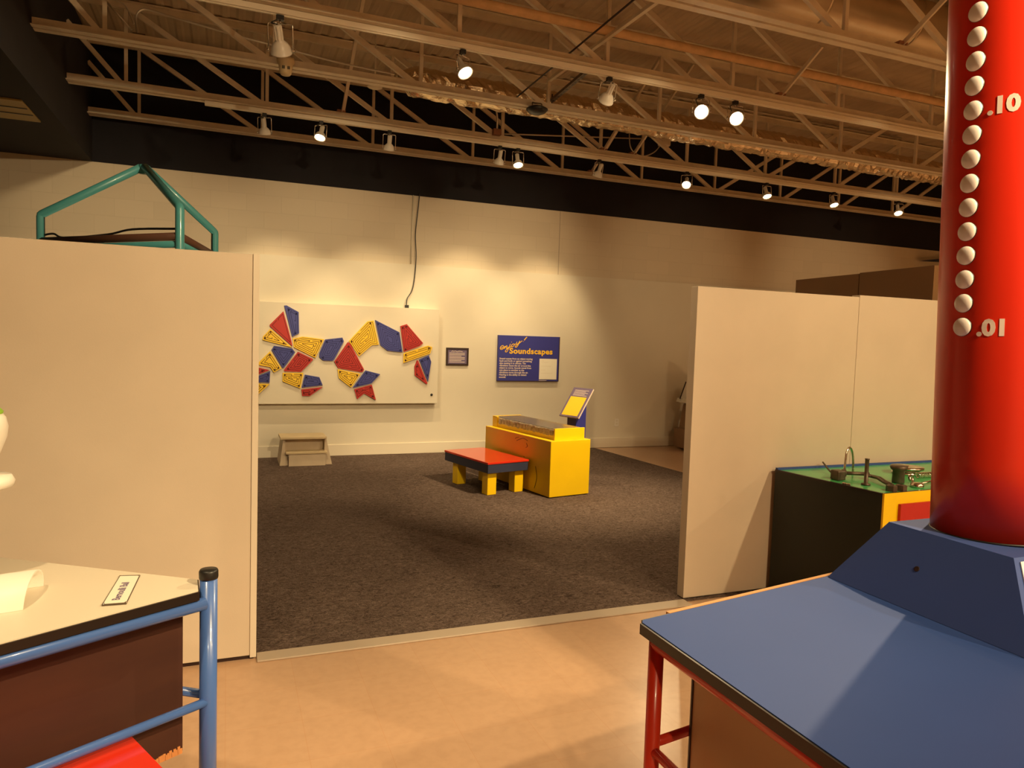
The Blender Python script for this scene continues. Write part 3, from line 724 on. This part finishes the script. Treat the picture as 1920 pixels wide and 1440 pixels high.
# yellow instrument box
R1 = rot(10.2, (3.107, 6.64)); LW, LL, LH = .515, 1.36, .602
t = thing('yellow_sound_instrument', 'bright yellow box-shaped sound instrument with a clear-topped tray, in the middle of the carpet', 'exhibit', R1(.26, .68, 0))
bm = B(); rbox(bm, R1, (0, 0, .015), (LW, LL, LH), bevel=.004); obj('cabinet', bm, 'yellow', t)
bm = B(); rbox(bm, R1, (.015, .015, 0), (LW-.015, LL-.015, .016)); obj('base_plinth', bm, 'frame_dark', t)
ti0, tj0, ti1, tj1, tz = .075, .045, .465, LL-.03, .725
bm = B(); rbox(bm, R1, (ti0, tj0, LH), (ti1, tj0+.022, tz), bevel=.002); obj('end_panel', bm, 'yellow', t)
bm = B(); rbox(bm, R1, (ti0, tj1-.022, LH), (ti1, tj1, tz), bevel=.002); obj('end_panel', bm, 'yellow', t)
bm = B(); rbox(bm, R1, (ti1-.022, tj0+.022, LH), (ti1, tj1-.022, tz-.012)); obj('side_rail', bm, 'yellow', t)
bm = B(); rbox(bm, R1, (ti0, tj1-.10, LH), (ti0+.03, tj1-.022, tz)); obj('corner_post', bm, 'yellow', t)
bm = B(); rbox(bm, R1, (ti0+.01, tj0+.022, LH), (ti0+.03, tj1-.10, LH+.055)); obj('front_rail', bm, 'yellow', t)
bm = B(); rbox(bm, R1, (ti0+.04, tj0+.03, LH+.075), (ti1-.022, tj1-.03, LH+.090)); obj('soundboard', bm, 'soundboard', t)
nb = 17
for k in range(nb):
    y0 = tj0+.05+k*(tj1-tj0-.17)/nb; y1 = y0+(tj1-tj0-.17)/nb*.86; hh = random.uniform(.0, .022)
    bm = B(); rbox(bm, R1, (ti0+.004, y0, LH+.035+hh*.5), (ti0+.065+hh, y1, tz-.012-hh*.6), bevel=.006)
    obj('chime_block', bm, 'acrylic_chips', t)
bm = B(); rbox(bm, R1, (ti0, tj0+.024, tz-.006), (ti1-.024, tj1-.024, tz-.002)); obj('clear_cover', bm, 'clear', t)
for k in range(8):
    bm = B(); x_ = ti0+.07+k*.04; p = R1(x_, tj0+.06, LH+.094); q = R1(x_+.01, tj1-.08-k*.03, LH+.094); tube(bm, [p, q], .0015, 6); obj('string', bm, 'metal_bright', t)
# scribbled marks on the long side of the cabinet
bm = B()
for path in ([(-.002,.62,.565),(-.002,.66,.555),(-.002,.69,.54)], [(-.002,.44,.55),(-.002,.52,.565),(-.002,.60,.545),(-.002,.66,.52)], [(-.002,.46,.52),(-.002,.44,.49),(-.002,.47,.47)], [(-.002,.50,.37),(-.002,.52,.33),(-.002,.58,.335)], [(-.002,.45,.30),(-.002,.42,.27),(-.002,.45,.25)], [(-.002,.27,.30),(-.002,.24,.18),(-.002,.28,.06)]):
    tube(bm, [R1(*p) for p in smooth_path(path, 4)], .0024, 5)
obj('pen_scribble', bm, 'groove', t)
bm = B(); tube(bm, smooth_path([R1(LW+.004, .25, .06), R1(LW+.03, .2, .03), R1(LW+.06, .1, .008)]), .006, 6); obj('power_cord', bm, 'cable_dark', t)
# bench
R2 = rot(13, (2.506, 6.873)); bw, bl, bh = .525, .92, .36
t = thing('low_bench', 'low bench with a glossy red top, dark blue apron and four thick yellow legs', 'bench', R2(.26, .46, 0))
bm = B(); rbox(bm, R2, (0, 0, bh-.022), (bw, bl, bh), bevel=.004); obj('seat', bm, 'red_gloss', t)
bm = B(); rbox(bm, R2, (.006, .006, bh-.115), (bw-.006, bl-.006, bh-.022), bevel=.002); obj('apron', bm, 'navy_band', t)
for x0, y0 in ((.035, .05), (bw-.145, .05), (.035, bl-.25), (bw-.145, bl-.25)):
    bm = B(); rbox(bm, R2, (x0, y0, .007), (x0+.11, y0+.11, bh-.115), bevel=.004); obj('leg', bm, 'yellow', t)
# reading stand behind the box
t = thing('reading_stand', 'slanted yellow and purple reading stand on a blue post behind the yellow instrument', 'reading stand', (3.86, 7.55, 0))
RS = rot(20, (3.84, 7.52))
bm = B(); rbox(bm, RS, (-.10, -.07, .008), (.10, .07, .03)); obj('base', bm, 'sign_blue', t)
bm = B(); rbox(bm, RS, (-.085, -.07, .03), (.085, .07, .80))
prism(bm, [(-.085, .80), (.085, .80), (.085, 1.02)], RS(0, .07, 0), RS(1,0,0)-RS(0,0,0), (0,0,1), .14); obj('post', bm, 'sign_blue', t)
cB = RS(-.02, 0, .925); ua = (RS(0,-1,0)-RS(0,0,0)); tl = math.radians(54)
ub = (RS(1,0,0)-RS(0,0,0))*math.cos(tl)+V(0,0,1)*math.sin(tl)   # board's up direction, face towards the bench
nn = ua.cross(ub)
def bpt(u, v, w): return cB + ua*u + ub*v + nn*w
def bbox(bm, u0, v0, u1, v1, w0, w1):
    vs = [bm.verts.new(bpt(*p)) for p in ((u0,v0,w0),(u1,v0,w0),(u1,v1,w0),(u0,v1,w0),(u0,v0,w1),(u1,v0,w1),(u1,v1,w1),(u0,v1,w1))]
    for f_ in ((3,2,1,0),(4,5,6,7),(0,1,5,4),(1,2,6,5),(2,3,7,6),(3,0,4,7)): bm.faces.new([vs[i] for i in f_])
bm = B(); bbox(bm, -.155, -.205, .155, .205, -.02, -.004); obj('sign_board', bm, 'sign_text_pale', t)
bm = B(); bbox(bm, -.153, -.203, .153, .203, -.004, 0); fb = obj('face_sheet', bm, 'sign_purple', t, 'purple printed face')
bm = B(); bbox(bm, -.125, -.185, .125, .075, 0, .0015); obj('yellow_panel', bm, 'yellow_panel', t, 'yellow lower sheet')
bm = B()
for k in range(5): bbox(bm, -.11, .165-k*.018, .11-(k % 2)*.04, .171-k*.018, 0, .001)
obj('print_lines', bm, 'sign_text_pale', fb)
# far lectern behind the right partition
t = thing('sloped_stand', 'grey-brown stand with a sloped white top, mostly hidden behind the right partition', 'exhibit', (6.9, 9.2, 0))
bm = B(); box(bm, (6.585, 9.0, 0.03), (7.1, 9.5, .33), bevel=.01); obj('base', bm, 'grey_wood', t)
bm = B(); prism(bm, [(6.64, .33), (7.05, .33), (7.05, .80), (6.70, .70)], (0, 9.45, 0), (1,0,0), (0,0,1), .4); obj('body', bm, 'grey_wood', t)
bm = B(); prism(bm, [(6.60, .74), (7.10, .62), (7.14, .68), (6.62, .80)], (0, 9.5, 0), (1,0,0), (0,0,1), .5); obj('top', bm, 'plastic_white', t)
bm = B(); prism(bm, [(6.60, .79), (6.70, 1.06), (7.1, 1.06), (7.1, .79)], (0, 9.42, 0), (1,0,0), (0,0,1), .012); obj('back_panel', bm, 'plastic_white', t)
bm = B(); bar(bm, (6.598, 9.40, .79), (6.698, 9.40, 1.06), .012, .014); obj('edge_trim', bm, 'frame_dark', t)
bm = B(); tube(bm, smooth_path([(6.60,9.0,.12),(6.60,8.99,.30),(6.64,8.99,.42)]), .012, 8); obj('hose', bm, 'plastic_white', t)

# ---- teal pipe frame behind the left partition
t = thing('teal_pipe_frame', 'teal pipe frame with a peaked top, rising behind the left partition', 'pipe frame', (-.44, 4.69, 0))
pn, pl, pr_, pa = (-.235, 4.13), (-1.005, 4.88), (-.082, 5.06), (-.455, 4.69, 2.565)
for p in (pn, pl, pr_):
    bm = B(); tube(bm, arc_path([(*p, .0), (*p, 2.275), (pa[0]*.97+p[0]*.03, pa[1]*.97+p[1]*.03, pa[2])], .012, 2), .0225, 16)
    obj('post_and_rafter', bm, 'teal', t)
bm = B(); lathe(bm, [(0, -.03), (.026, -.03), (.026, .02), (0, .022)], (pa[0], pa[1], pa[2]-.005)); obj('peak_joint', bm, 'teal', t)
for a, b_ in ((pn, pl), (pl, pr_), (pr_, pn)):
    bm = B(); tube(bm, [(*a, 2.085), (*b_, 2.085)], .018, 12); obj('crossbar', bm, 'teal', t)
for a, b_ in ((pn, pl), (pl, pr_), (pr_, pn)):
    bm = B(); tube(bm, [(*a, 2.125), (*b_, 2.125)], .021, 12); obj('padded_bar', bm, 'brown_tube', t, 'brown bar')
bm = B(); tube(bm, smooth_path([(-.98,4.86,2.16),(-.93,4.82,2.165),(-.86,4.75,2.14),(-.62,4.52,2.15),(-.48,4.38,2.172),(-.25,4.15,2.165)]), .006, 6); obj('cord', bm, 'black', t)

# ================================================================== GREEN-TOPPED TABLE
R3 = rot(1.0, (3.483, 2.957)); gh = .835
c0, c1, c2, c3 = V(3.483, 2.957, 0), V(4.98, 3.02, 0), V(4.90, 3.745, 0), V(3.407, 3.735, 0)
t = thing('magnet_table', 'black-sided table with a glossy green top and yellow front, against the right partition', 'exhibit table', (4.15, 3.35, 0))
def quad_prism(bm, pts, z0, z1):
    prism(bm, [(p.x, p.y) for p in pts], (0,0,z0), (1,0,0), (0,1,0), z1-z0)
def inn(pts, k):
    c = sum(pts, V(0,0,0))/len(pts); return [p+(c-p).normalized()*k for p in pts]
cs = [c0, c1, c2, c3]
bm = B(); quad_prism(bm, cs, .006, gh-.012); 
obj('cabinet', bm, 'black_green', t)
bm = B(); quad_prism(bm, inn(cs, .022), gh-.012, gh-.002); obj('table_top', bm, 'green_top', t, 'glossy green top')
bm = B()
for a, b_ in ((c0, c1), (c1, c2), (c3, c0)): bar(bm, a.lerp(b_, .004)+V(0,0,gh-.006), a.lerp(b_, .996)+V(0,0,gh-.006), .014, .012)
obj('rim', bm, 'black_edge', t)
bm = B(); bar(bm, c2+V(0,-.012,gh), c3+V(0,-.012,gh), .022, .022); obj('back_rim', bm, 'blue_pedestal', t, 'dark blue back rim')
fd = (c1-c0).normalized(); fn = V(fd.y, -fd.x, 0)
bm = B(); prism(bm, [(0, .01), ((c1-c0).length, .01), ((c1-c0).length, gh-.001), (0, gh-.001)], c0+fn*0, fd, (0,0,1), .012); obj('front_board', bm, 'yellow', t, 'yellow front board')
bm = B(); prism(bm, [(.12, .20), (1.35, .20), (1.35, .768), (.12, .768)], c0+fn*.012, fd, (0,0,1), .018); obj('front_panel', bm, 'red_panel', t, 'raised red panel')
# loose metal pieces on the green top
gz = gh-.002
def piece(name, label, m='metal_dark'):
    def fin(bm): return tag(obj(name, bm, m), label, 'metal piece', 'loose metal pieces on the green table')
    return fin
def G(*p): return V(p[0], p[1], gz+p[2])
bm = B(); box(bm, (-.033, -.033, 0), (.033, .033, .062), bevel=.008)
for v in bm.verts: v.co = G(3.553+v.co.x, 3.349+v.co.y, v.co.z)
piece('steel_block', 'squat steel block at the left of the green tabletop')(bm)
bm = B(); tube(bm, smooth_path([G(3.690,3.430,.003), G(3.694,3.431,.09), G(3.706,3.436,.155), G(3.740,3.447,.183), G(3.777,3.458,.155), G(3.795,3.462,.09), G(3.80,3.463,.003)]), .0072, 10)
piece('u_shaped_rod', 'tall upside-down U-shaped metal rod standing on the green tabletop', 'metal_bright')(bm)
bm = B(); tube(bm, [G(3.640,3.400,.03), G(3.791,3.330,.03)], .012, 10); lathe(bm, [(0,0),(.024,0),(.024,.02),(0,.02)], G(3.640,3.400,.03), (.9,-.42,0), 12)
piece('steel_rod', 'thick rod lying between the block and the upright bolt')(bm)
bm = B(); tube(bm, [G(3.61,3.44,.012), G(3.68,3.56,.03), G(3.72,3.64,.055)], .0055, 8)
piece('bent_rod', 'thin bent rod poking up behind the steel block')(bm)
bm = B(); lathe(bm, [(0,0),(.026,0),(.026,.010),(.012,.012),(.0115,.155),(.014,.157),(.014,.162),(0,.162)], G(3.592,3.173,0), (0,0,1), 14)
piece('upright_bolt', 'upright round bolt standing on its wide head, front of the U-shaped rod')(bm)
bm = B()
pp_ = [G(3.76,3.30,.025), G(3.74,3.22,.028), G(3.70,3.14,.02), G(3.675,3.07,.015)]
tube(bm, pp_, .009, 8); tube(bm, [p+V(.03,.005,.0) for p in pp_], .007, 8); lathe(bm, [(.012,0),(.026,0),(.026,.014),(.012,.014),(.012,0)], pp_[0]-V(0,0,.006), (0,0,1), 14)
piece('linkage', 'jointed metal linkage lying in the middle of the green tabletop')(bm)
bm = B(); lathe(bm, [(0,0),(.034,0),(.036,.01),(.034,.075),(.046,.085),(.052,.10),(.045,.108),(0,.108)], G(3.868,3.18,.001), (0,0,1), 20)
piece('steel_spool', 'dark flared steel spool, tallest lump on the green tabletop')(bm)
bm = B()
for k, r_ in enumerate((.085, .080, .10)): lathe(bm, [(.02,0),(r_,0),(r_,.016),(.02,.016),(.02,0)], G(4.20+k*.006,3.40,.001+.0175*k), (0,0,1), 24)
piece('ring_stack', 'stack of flat metal rings beside the spool', 'metal_bright')(bm)
bm = B(); pts_ = [G(4.13+k*.0022, 3.26+.017*math.cos(k*.9), .02+.017*math.sin(k*.9)) for k in range(75)]; tube(bm, pts_, .0035, 6)
piece('coil_spring', 'coil spring lying by the red column', 'metal_bright')(bm)
for nx, ny, lab in ((3.60, 3.00, 'hexagonal steel nut at the front edge of the green tabletop, left one'), (3.672, 2.995, 'hexagonal steel nut at the front edge of the green tabletop, right one')):
    bm = B(); lathe(bm, [(.014,0),(.031,0),(.031,.032),(.026,.036),(.014,.036),(.014,0)], G(nx, ny, 0), (0,0,1), 6, smooth=False); piece('hex_nut', lab)(bm)
bm = B(); lathe(bm, [(.016,-.006),(.028,-.006),(.028,.006),(.016,.006),(.016,-.006)], G(3.93,3.14,.03), (.3,-.8,.3), 16)
piece('steel_ring', 'small steel ring leaning upright beside the spool foot', 'metal_bright')(bm)
bm = B(); lathe(bm, [(0,0),(.036,0),(.038,.008),(.034,.026),(0,.03)], G(3.865,3.045,.001), (0,0,1), 18); tube(bm, [G(3.89,3.05,.018), G(4.08,3.09,.026)], .008, 8)
piece('headed_bolt', 'short bolt lying with its wide head toward the spool', 'metal_bright')(bm)
bm = B()
for k in range(7):
    p = G(3.462+random.uniform(-.02,.03), 3.19+random.uniform(-.05,.05), 0); p.x = max(p.x, 3.48-(p.y-2.957)*.09+.02); lathe(bm, [(0,0),(.007,0),(.007,.009),(0,.012)], p, (0,0,1), 8)
o = piece('steel_shavings', 'little heap of shiny steel shavings at the left front edge', 'metal_bright')(bm); o['kind'] = 'stuff'

# ================================================================== RED COLUMN ON ITS PEDESTAL, BLUE TABLE
tz0 = .90
t = thing('blue_table', 'blue laminate table on a red pipe frame in the right foreground', 'table', (2.0, 1.3, 0))
top = [(1.052, 1.619), (1.040, 1.606), (1.046, .50), (2.95, .50), (2.95, 1.952)]
bm = B(); prism(bm, top, (0,0,tz0-.002), (1,0,0), (0,1,0), .002)
o = obj('laminate_surface', bm, 'blue_laminate', t)
bm = B(); P0 = [(1.032, 1.622), (1.040, .494), (2.956, .494), (2.956, 1.958)]
fs = prism(bm, P0, (0,0,tz0-.030), (1,0,0), (0,1,0), .028)
bmesh.ops.bevel(bm, geom=[e for e in bm.edges if abs(e.verts[0].co.z-e.verts[1].co.z) > .01], offset=.018, segments=4, affect='EDGES')
obj('tabletop', bm, 'black_edge', t, 'black table edge')
bm = B(); bar(bm, (1.15, 1.648, tz0-.012), (2.10, 1.811, tz0-.010), .014, .022); obj('edging_strip', bm, 'wood_edge', t, 'thin bare wooden strip along the back edge')
LX, LY = 1.075, 1.585
for lx, ly in ((LX, LY), (LX+.005, .55), (2.9, .55), (2.9, 1.88)):
    bm = B(); tube(bm, [(lx, ly, 0), (lx, ly, tz0-.031)], .0205, 18); obj('leg', bm, 'red_paint', t)
for a, b_, z, r_ in (((LX,LY),(LX+.005,.55),tz0-.053,.0205), ((LX,LY),(2.9,1.88),tz0-.053,.0205), ((LX+.005,.55),(2.9,.55),tz0-.053,.0205), ((2.9,.55),(2.9,1.88),tz0-.053,.0205),
                  ((LX,LY),(LX+.005,.55),.552,.013), ((LX,LY),(2.9,1.88),.568,.013)):
    bm = B(); tube(bm, [(*a, z), (*b_, z)], r_, 16); obj('frame_rail', bm, 'red_paint', t)
t2 = thing('under_table_cabinet', 'tan cabinet standing under the blue table', 'cabinet', (1.9, 1.25, 0))
bm = B(); box(bm, (1.20, .66, .01), (2.6, 1.585, tz0-.085), bevel=.003); obj('body', bm, 'tan_panel', t2)
bm = B(); box(bm, (1.196, 1.582, .01), (1.205, 1.588, tz0-.085)); obj('dark_edge', bm, 'frame_dark', t2)
# pedestal + column
t = thing('red_column', 'tall glossy red column with white dots and numerals on a blue sloping pedestal', 'column', (2.155, 1.43, tz0))
bm = B(); pb = [(1.838, 1.75), (1.838, 1.105), (2.475, 1.105), (2.475, 1.75)]; pt = [(1.946, 1.622), (1.946, 1.236), (2.36, 1.236), (2.36, 1.622)]
lo = [bm.verts.new((*p, tz0+.001)) for p in pb]; hi = [bm.verts.new((*p, 1.11)) for p in pt]
bm.faces.new(lo); bm.faces.new(hi)
for i in range(4): bm.faces.new((lo[i], lo[(i+1) % 4], hi[(i+1) % 4], hi[i]))
ped = obj('pedestal', bm, 'blue_pedestal', t)
# small hole in the sloping left face
fa, fb_ = V(1.838, 1.43, tz0), V(1.946, 1.43, 1.11); fup = (fb_-fa).normalized(); fno = V(-fup.z, 0, fup.x)
hc = fa.lerp(fb_, .52)+V(0, .045, 0)
bm = B(); lathe(bm, [(0, .0012), (.0062, .0012), (.0078, .002), (.0088, .0), (0, 0)], hc, fno, 16); obj('screw_hole', bm, 'frame_dark', ped)
# white instruction card on the front slope
ga, gb = V(2.155, 1.105, tz0), V(2.155, 1.236, 1.11); gup = (gb-ga).normalized(); gno = V(0, -gup.z, gup.y)
bm = B(); prism(bm, [(-.285, .015), (.285, .015), (.195, .235), (-.195, .235)], ga+gno*.001, (1,0,0), gup, .003); cd_ = obj('instruction_card', bm, 'dot_white', t, 'pale card on the front slope')
bm = B(); prism(bm, [(-.22, .05), (.22, .05), (.17, .17), (-.17, .17)], ga+gno*.0045, (1,0,0), gup, .001); obj('card_picture', bm, 'blue_laminate', cd_)
CB = V(2.155, 1.44, 1.11); AX = V(-.0156, .0233, 1).normalized(); CR = .162; CH = 1.75
bm = B()
lathe(bm, [(0, .001), (CR, .001)] + [(CR, CH*k/8) for k in range(1, 9)] + [(0, CH)], CB, AX, 96); obj('shaft', bm, 'red_column', t)
bm = B(); lathe(bm, [(CR-.002, .0), (CR+.004, .0), (CR+.004, .004), (CR-.002, .006)], CB, AX, 96); obj('base_gasket', bm, 'black', t)
cn = (V(1,0,0)-AX*AX.x).normalized(); cb = AX.cross(cn)
def cyl(deg, h, r_=CR):
    a = math.radians(deg); return CB+AX*h+(cn*math.cos(a)+cb*math.sin(a))*r_
dots = [(-179.6+.29*k, .618+.0685*k) for k in range(16)]
for a, h in dots:
    p = cyl(a, h, CR-.003); d_ = (cyl(a, h, 1)-cyl(a, h, 0)).normalized()
    bm = B(); lathe(bm, [(0, 0), (.0262, 0), (.0268, .003), (.0262, .006), (.022, .0105), (.014, .0135), (.006, .0148), (0, .015)], p, d_, 28); obj('white_dot', bm, 'dot_white', t)
    bm = B(); lathe(bm, [(.0262, .0), (.0277, .0), (.0277, .0030), (.0262, .0042)], p, d_, 28); obj('dot_ring', bm, 'black', t)
def wrap_at(deg, h0, tilt=0):
    def w(x, y, z): return cyl(deg+math.degrees(x/CR), h0+y, CR+.0008+z)
    return w
def tmesh(body, deg, h0):
    text_mesh('numeral', body, .0625, 'numeral', t, (0,0,0), (1,0,0), (0,1,0), .0006, bold=.0030, spacing=1.0, wrap=wrap_at(deg, h0), xscale=1.0)
tmesh('.01', -165.5, .5935); tmesh('.10', -163.5, .5935+.0685*9+.002)

# ================================================================== LEFT TABLE
t = thing('white_table', 'white-topped table on a blue pipe frame in the left foreground', 'table', (-.5, 2.2, 0))
tw = .90
E0, E1 = V(-.0745, 2.190, 0), V(-.0805, 2.290, 0); d1 = V(-.866, -.5, 0); d2 = V(-.834, .551, 0)
F, G_ = E0+d1*1.15, E1+d2*1.15
bm = B(); prism(bm, [(E0.x,E0.y),(E1.x,E1.y),(G_.x,G_.y),(F.x,F.y)], (0,0,tw-.003), (1,0,0), (0,1,0), .003); obj('laminate_surface', bm, 'table_white', t)
bm = B(); o_ = .004
prism(bm, [(E0.x+o_,E0.y-o_),(E1.x+o_,E1.y+o_),(G_.x,G_.y+o_),(F.x,F.y-o_)], (0,0,tw-.028), (1,0,0), (0,1,0), .025); obj('tabletop', bm, 'black_edge', t, 'black table edge')
PX, PY = -.048, 2.238
bm = B(); tube(bm, [(PX, PY, 0), (PX, PY, .925)], .0245, 20); obj('corner_post', bm, 'blue_paint', t)
bm = B(); lathe(bm, [(0, .0), (.0262, 0), (.0268, .004), (.0268, .022), (.024, .027), (0, .028)], (PX, PY, .918), (0,0,1), 24); obj('post_cap', bm, 'black', t, 'black plastic cap')
def rail(z, r_, dv, L=1.5, off=(0,0)):
    bm = B(); p = V(PX+off[0], PY+off[1], z); tube(bm, [p, p+dv*L], r_, 16); obj('frame_rail', bm, 'blue_paint', t)
rail(.853, .0185, d1, off=(-.01, -.028)); rail(.853, .0185, d2, off=(-.01, .02))
rail(.549, .0130, d1, off=(-.004, -.012)); rail(.560, .0130, d2, off=(-.004, .01))
for q in (F+V(0,.05,0), G_):
    bm = B(); tube(bm, [(q.x, q.y, 0), (q.x, q.y, .868)], .0245, 20); obj('corner_post', bm, 'blue_paint', t)
# brown panel under it
t = thing('brown_panel_box', 'dark brown stained panel enclosing the space under the white table', 'cabinet', (-.6, 2.25, 0))
pa_ = V(-.118, 2.262, 0); 
bm = B(); q = [pa_, pa_+d1*1.1, pa_+d1*1.1+V(-.02,.05,0), pa_+V(-.06,.05,0)]
prism(bm, [(p.x, p.y) for p in q], (0,0,.392), (1,0,0), (0,1,0), .83-.392); obj('front_panel', bm, 'brown_panel', t)
bm = B()
for k in range(26):   # splintered raw edge at the foot of the panel
    s0 = .006+k*.0062; p = pa_+d1*s0+V(.5, -.866, 0)*.001; h_ = random.uniform(.003, .014)*(1-k/34)
    bar(bm, p+V(0,0,.385), p+V(0,0,.396+h_), .008, .003, V(.5,-.866,0))
obj('chipped_edge', bm, 'raw_chip', t, 'splintered raw wood edge')
bm = B(); p2 = pa_+V(-.06, .05, 0); prism(bm, [(p2.x,p2.y),(p2.x+d2.x*.9,p2.y+d2.y*.9),(p2.x+d2.x*.9,p2.y+d2.y*.9-.02),(p2.x,p2.y-.02)][::-1], (0,0,.392), (1,0,0), (0,1,0), .43); obj('side_panel', bm, 'brown_panel', t)
# red stool top at the bottom left
t = thing('red_seat', 'bright red seat top pushed against the brown panel, bottom left corner', 'seat', (-.4, 2.0, 0))
Q0 = V(-.246, 2.166, 0); qd = V(.097, -.197, 0).normalized()*.62
q = [Q0, Q0+qd, Q0+qd+d1*.75, Q0+d1*.75]
bm = B(); prism(bm, [(p.x, p.y) for p in q][::-1], (0,0,.490), (1,0,0), (0,1,0), .03)
bmesh.ops.bevel(bm, geom=list(bm.edges), offset=.004, segments=2, affect='EDGES'); obj('seat', bm, 'red_gloss', t)
bm = B(); q3 = [p+(sum(q, V(0,0,0))/4-p)*.2 for p in q]
prism(bm, [(p.x, p.y) for p in q3][::-1], (0,0,0), (1,0,0), (0,1,0), .490); obj('base', bm, 'red_paint', t)
# name plaque
t = thing('name_plaque', 'small framed plaque lying at the right end of the white table', 'plaque', (-.275, 2.25, tw))
pc = [V(-.309,2.134,0), V(-.250,2.130,0), V(-.241,2.369,0), V(-.296,2.380,0)]
pu = ((pc[3]-pc[0])).normalized(); pv = V(-pu.y, pu.x, 0)     # text runs away from the viewer
bm = B(); prism(bm, [(p.x, p.y) for p in pc], (0,0,tw+.0005), (1,0,0), (0,1,0), .003); obj('frame', bm, 'metal_dark', t)
ins = [p+(sum(pc, V(0,0,0))/4-p).normalized()*.008 for p in pc]
bm = B(); prism(bm, [(p.x, p.y) for p in ins], (0,0,tw+.003), (1,0,0), (0,1,0), .001); obj('card', bm, 'paper', t)
text_mesh('plaque_text', 'Bernoulli Ball', .0275, 'sign_purple', t, pc[1].lerp(pc[2], .13)+V(-.022,0,tw+.0042), pu, pv, .0003, bold=.0006, xscale=1.0)
for p in ins:
    bm = B(); lathe(bm, [(0,0),(.004,0),(.003,.002),(0,.0025)], p+V(0,0,tw+.0035), (0,0,1), 10); obj('screw', bm, 'metal_bright', t)
# paper-white half pipe
a0, a1 = V(-.494, 2.163, tw+.0005), V(-.486, 2.354, tw+.0005); ad = V(-.97, -.24, 0).normalized()
t = thing('white_half_pipe', 'white half-pipe tunnel lying on the white table', 'tunnel', (-.7, 2.2, tw))
bm = B(); n = 14; c_ = (a0+a1)/2; wv = (a0-a1)/2; rows = []
for L_ in (0, .45):
    outer = [c_+ad*(L_-.004*math.sin(PI*k/n))+wv*math.cos(PI*k/n)+V(0,0,.072)*math.sin(PI*k/n) for k in range(n+1)]
    innr = [c_+ad*(L_-.004*math.sin(PI*k/n))+wv*.95*math.cos(PI*k/n)+V(0,0,.067)*math.sin(PI*k/n) for k in range(n+1)]
    rows.append(([bm.verts.new(p) for p in outer], [bm.verts.new(p) for p in innr]))
for k in range(n):
    f = bm.faces.new((rows[0][0][k], rows[0][0][k+1], rows[1][0][k+1], rows[1][0][k])); f.smooth = True
    f = bm.faces.new((rows[0][1][k], rows[1][1][k], rows[1][1][k+1], rows[0][1][k+1])); f.smooth = True
    for r_ in rows: bm.faces.new((r_[0][k], r_[1][k], r_[1][k+1], r_[0][k+1]))
obj('shell', bm, 'plastic_white', t)
bm = B(); prism(bm, [(wv.length*.93*math.cos(PI*k/n), .060*math.sin(PI*k/n)) for k in range(n+1)], c_+ad*.05, wv.normalized(), (0,0,1), .002); obj('mouth_shade', bm, 'grey_wood', t)  # brown sheet added inside the mouth; its colour stands in for the shaded interior
# blower nozzle at the left edge
t = thing('air_blower', 'white rounded blower with a flanged rim at the left edge, standing on the white table', 'blower', (-.655, 2.45, tw))
bx, by = -.664, 2.45
bm = B(); lathe(bm, [(.0, 0), (.03, 0), (.03, .265), (.0, .265)], (bx, by, tw+.001), (0,0,1), 24); obj('stem', bm, 'plastic_white', t)
bm = B(); lathe(bm, [(0, 0), (.07, 0), (.085, .006), (.088, .02), (.080, .036), (.05, .040), (0, .040)], (bx, by, 1.170), (.0,0,1), 32); obj('flange', bm, 'plastic_white', t)
bm = B(); lathe(bm, [(0, 0), (.030, 0), (.040, .03), (.056, .07), (.070, .11), (.073, .14), (.068, .165), (.052, .188), (.030, .20), (0, .204)], (bx, by, 1.210), (0,0,1), 32); obj('nozzle', bm, 'plastic_white', t)
bm = B(); lathe(bm, [(.052, 0), (.062, .005), (.066, .018), (.052, .034), (.03, .046), (0, .052)], (bx-.004, by, 1.375), (0,0,1), 28); obj('green_cap', bm, 'green_ball', t, 'green rounded cap')
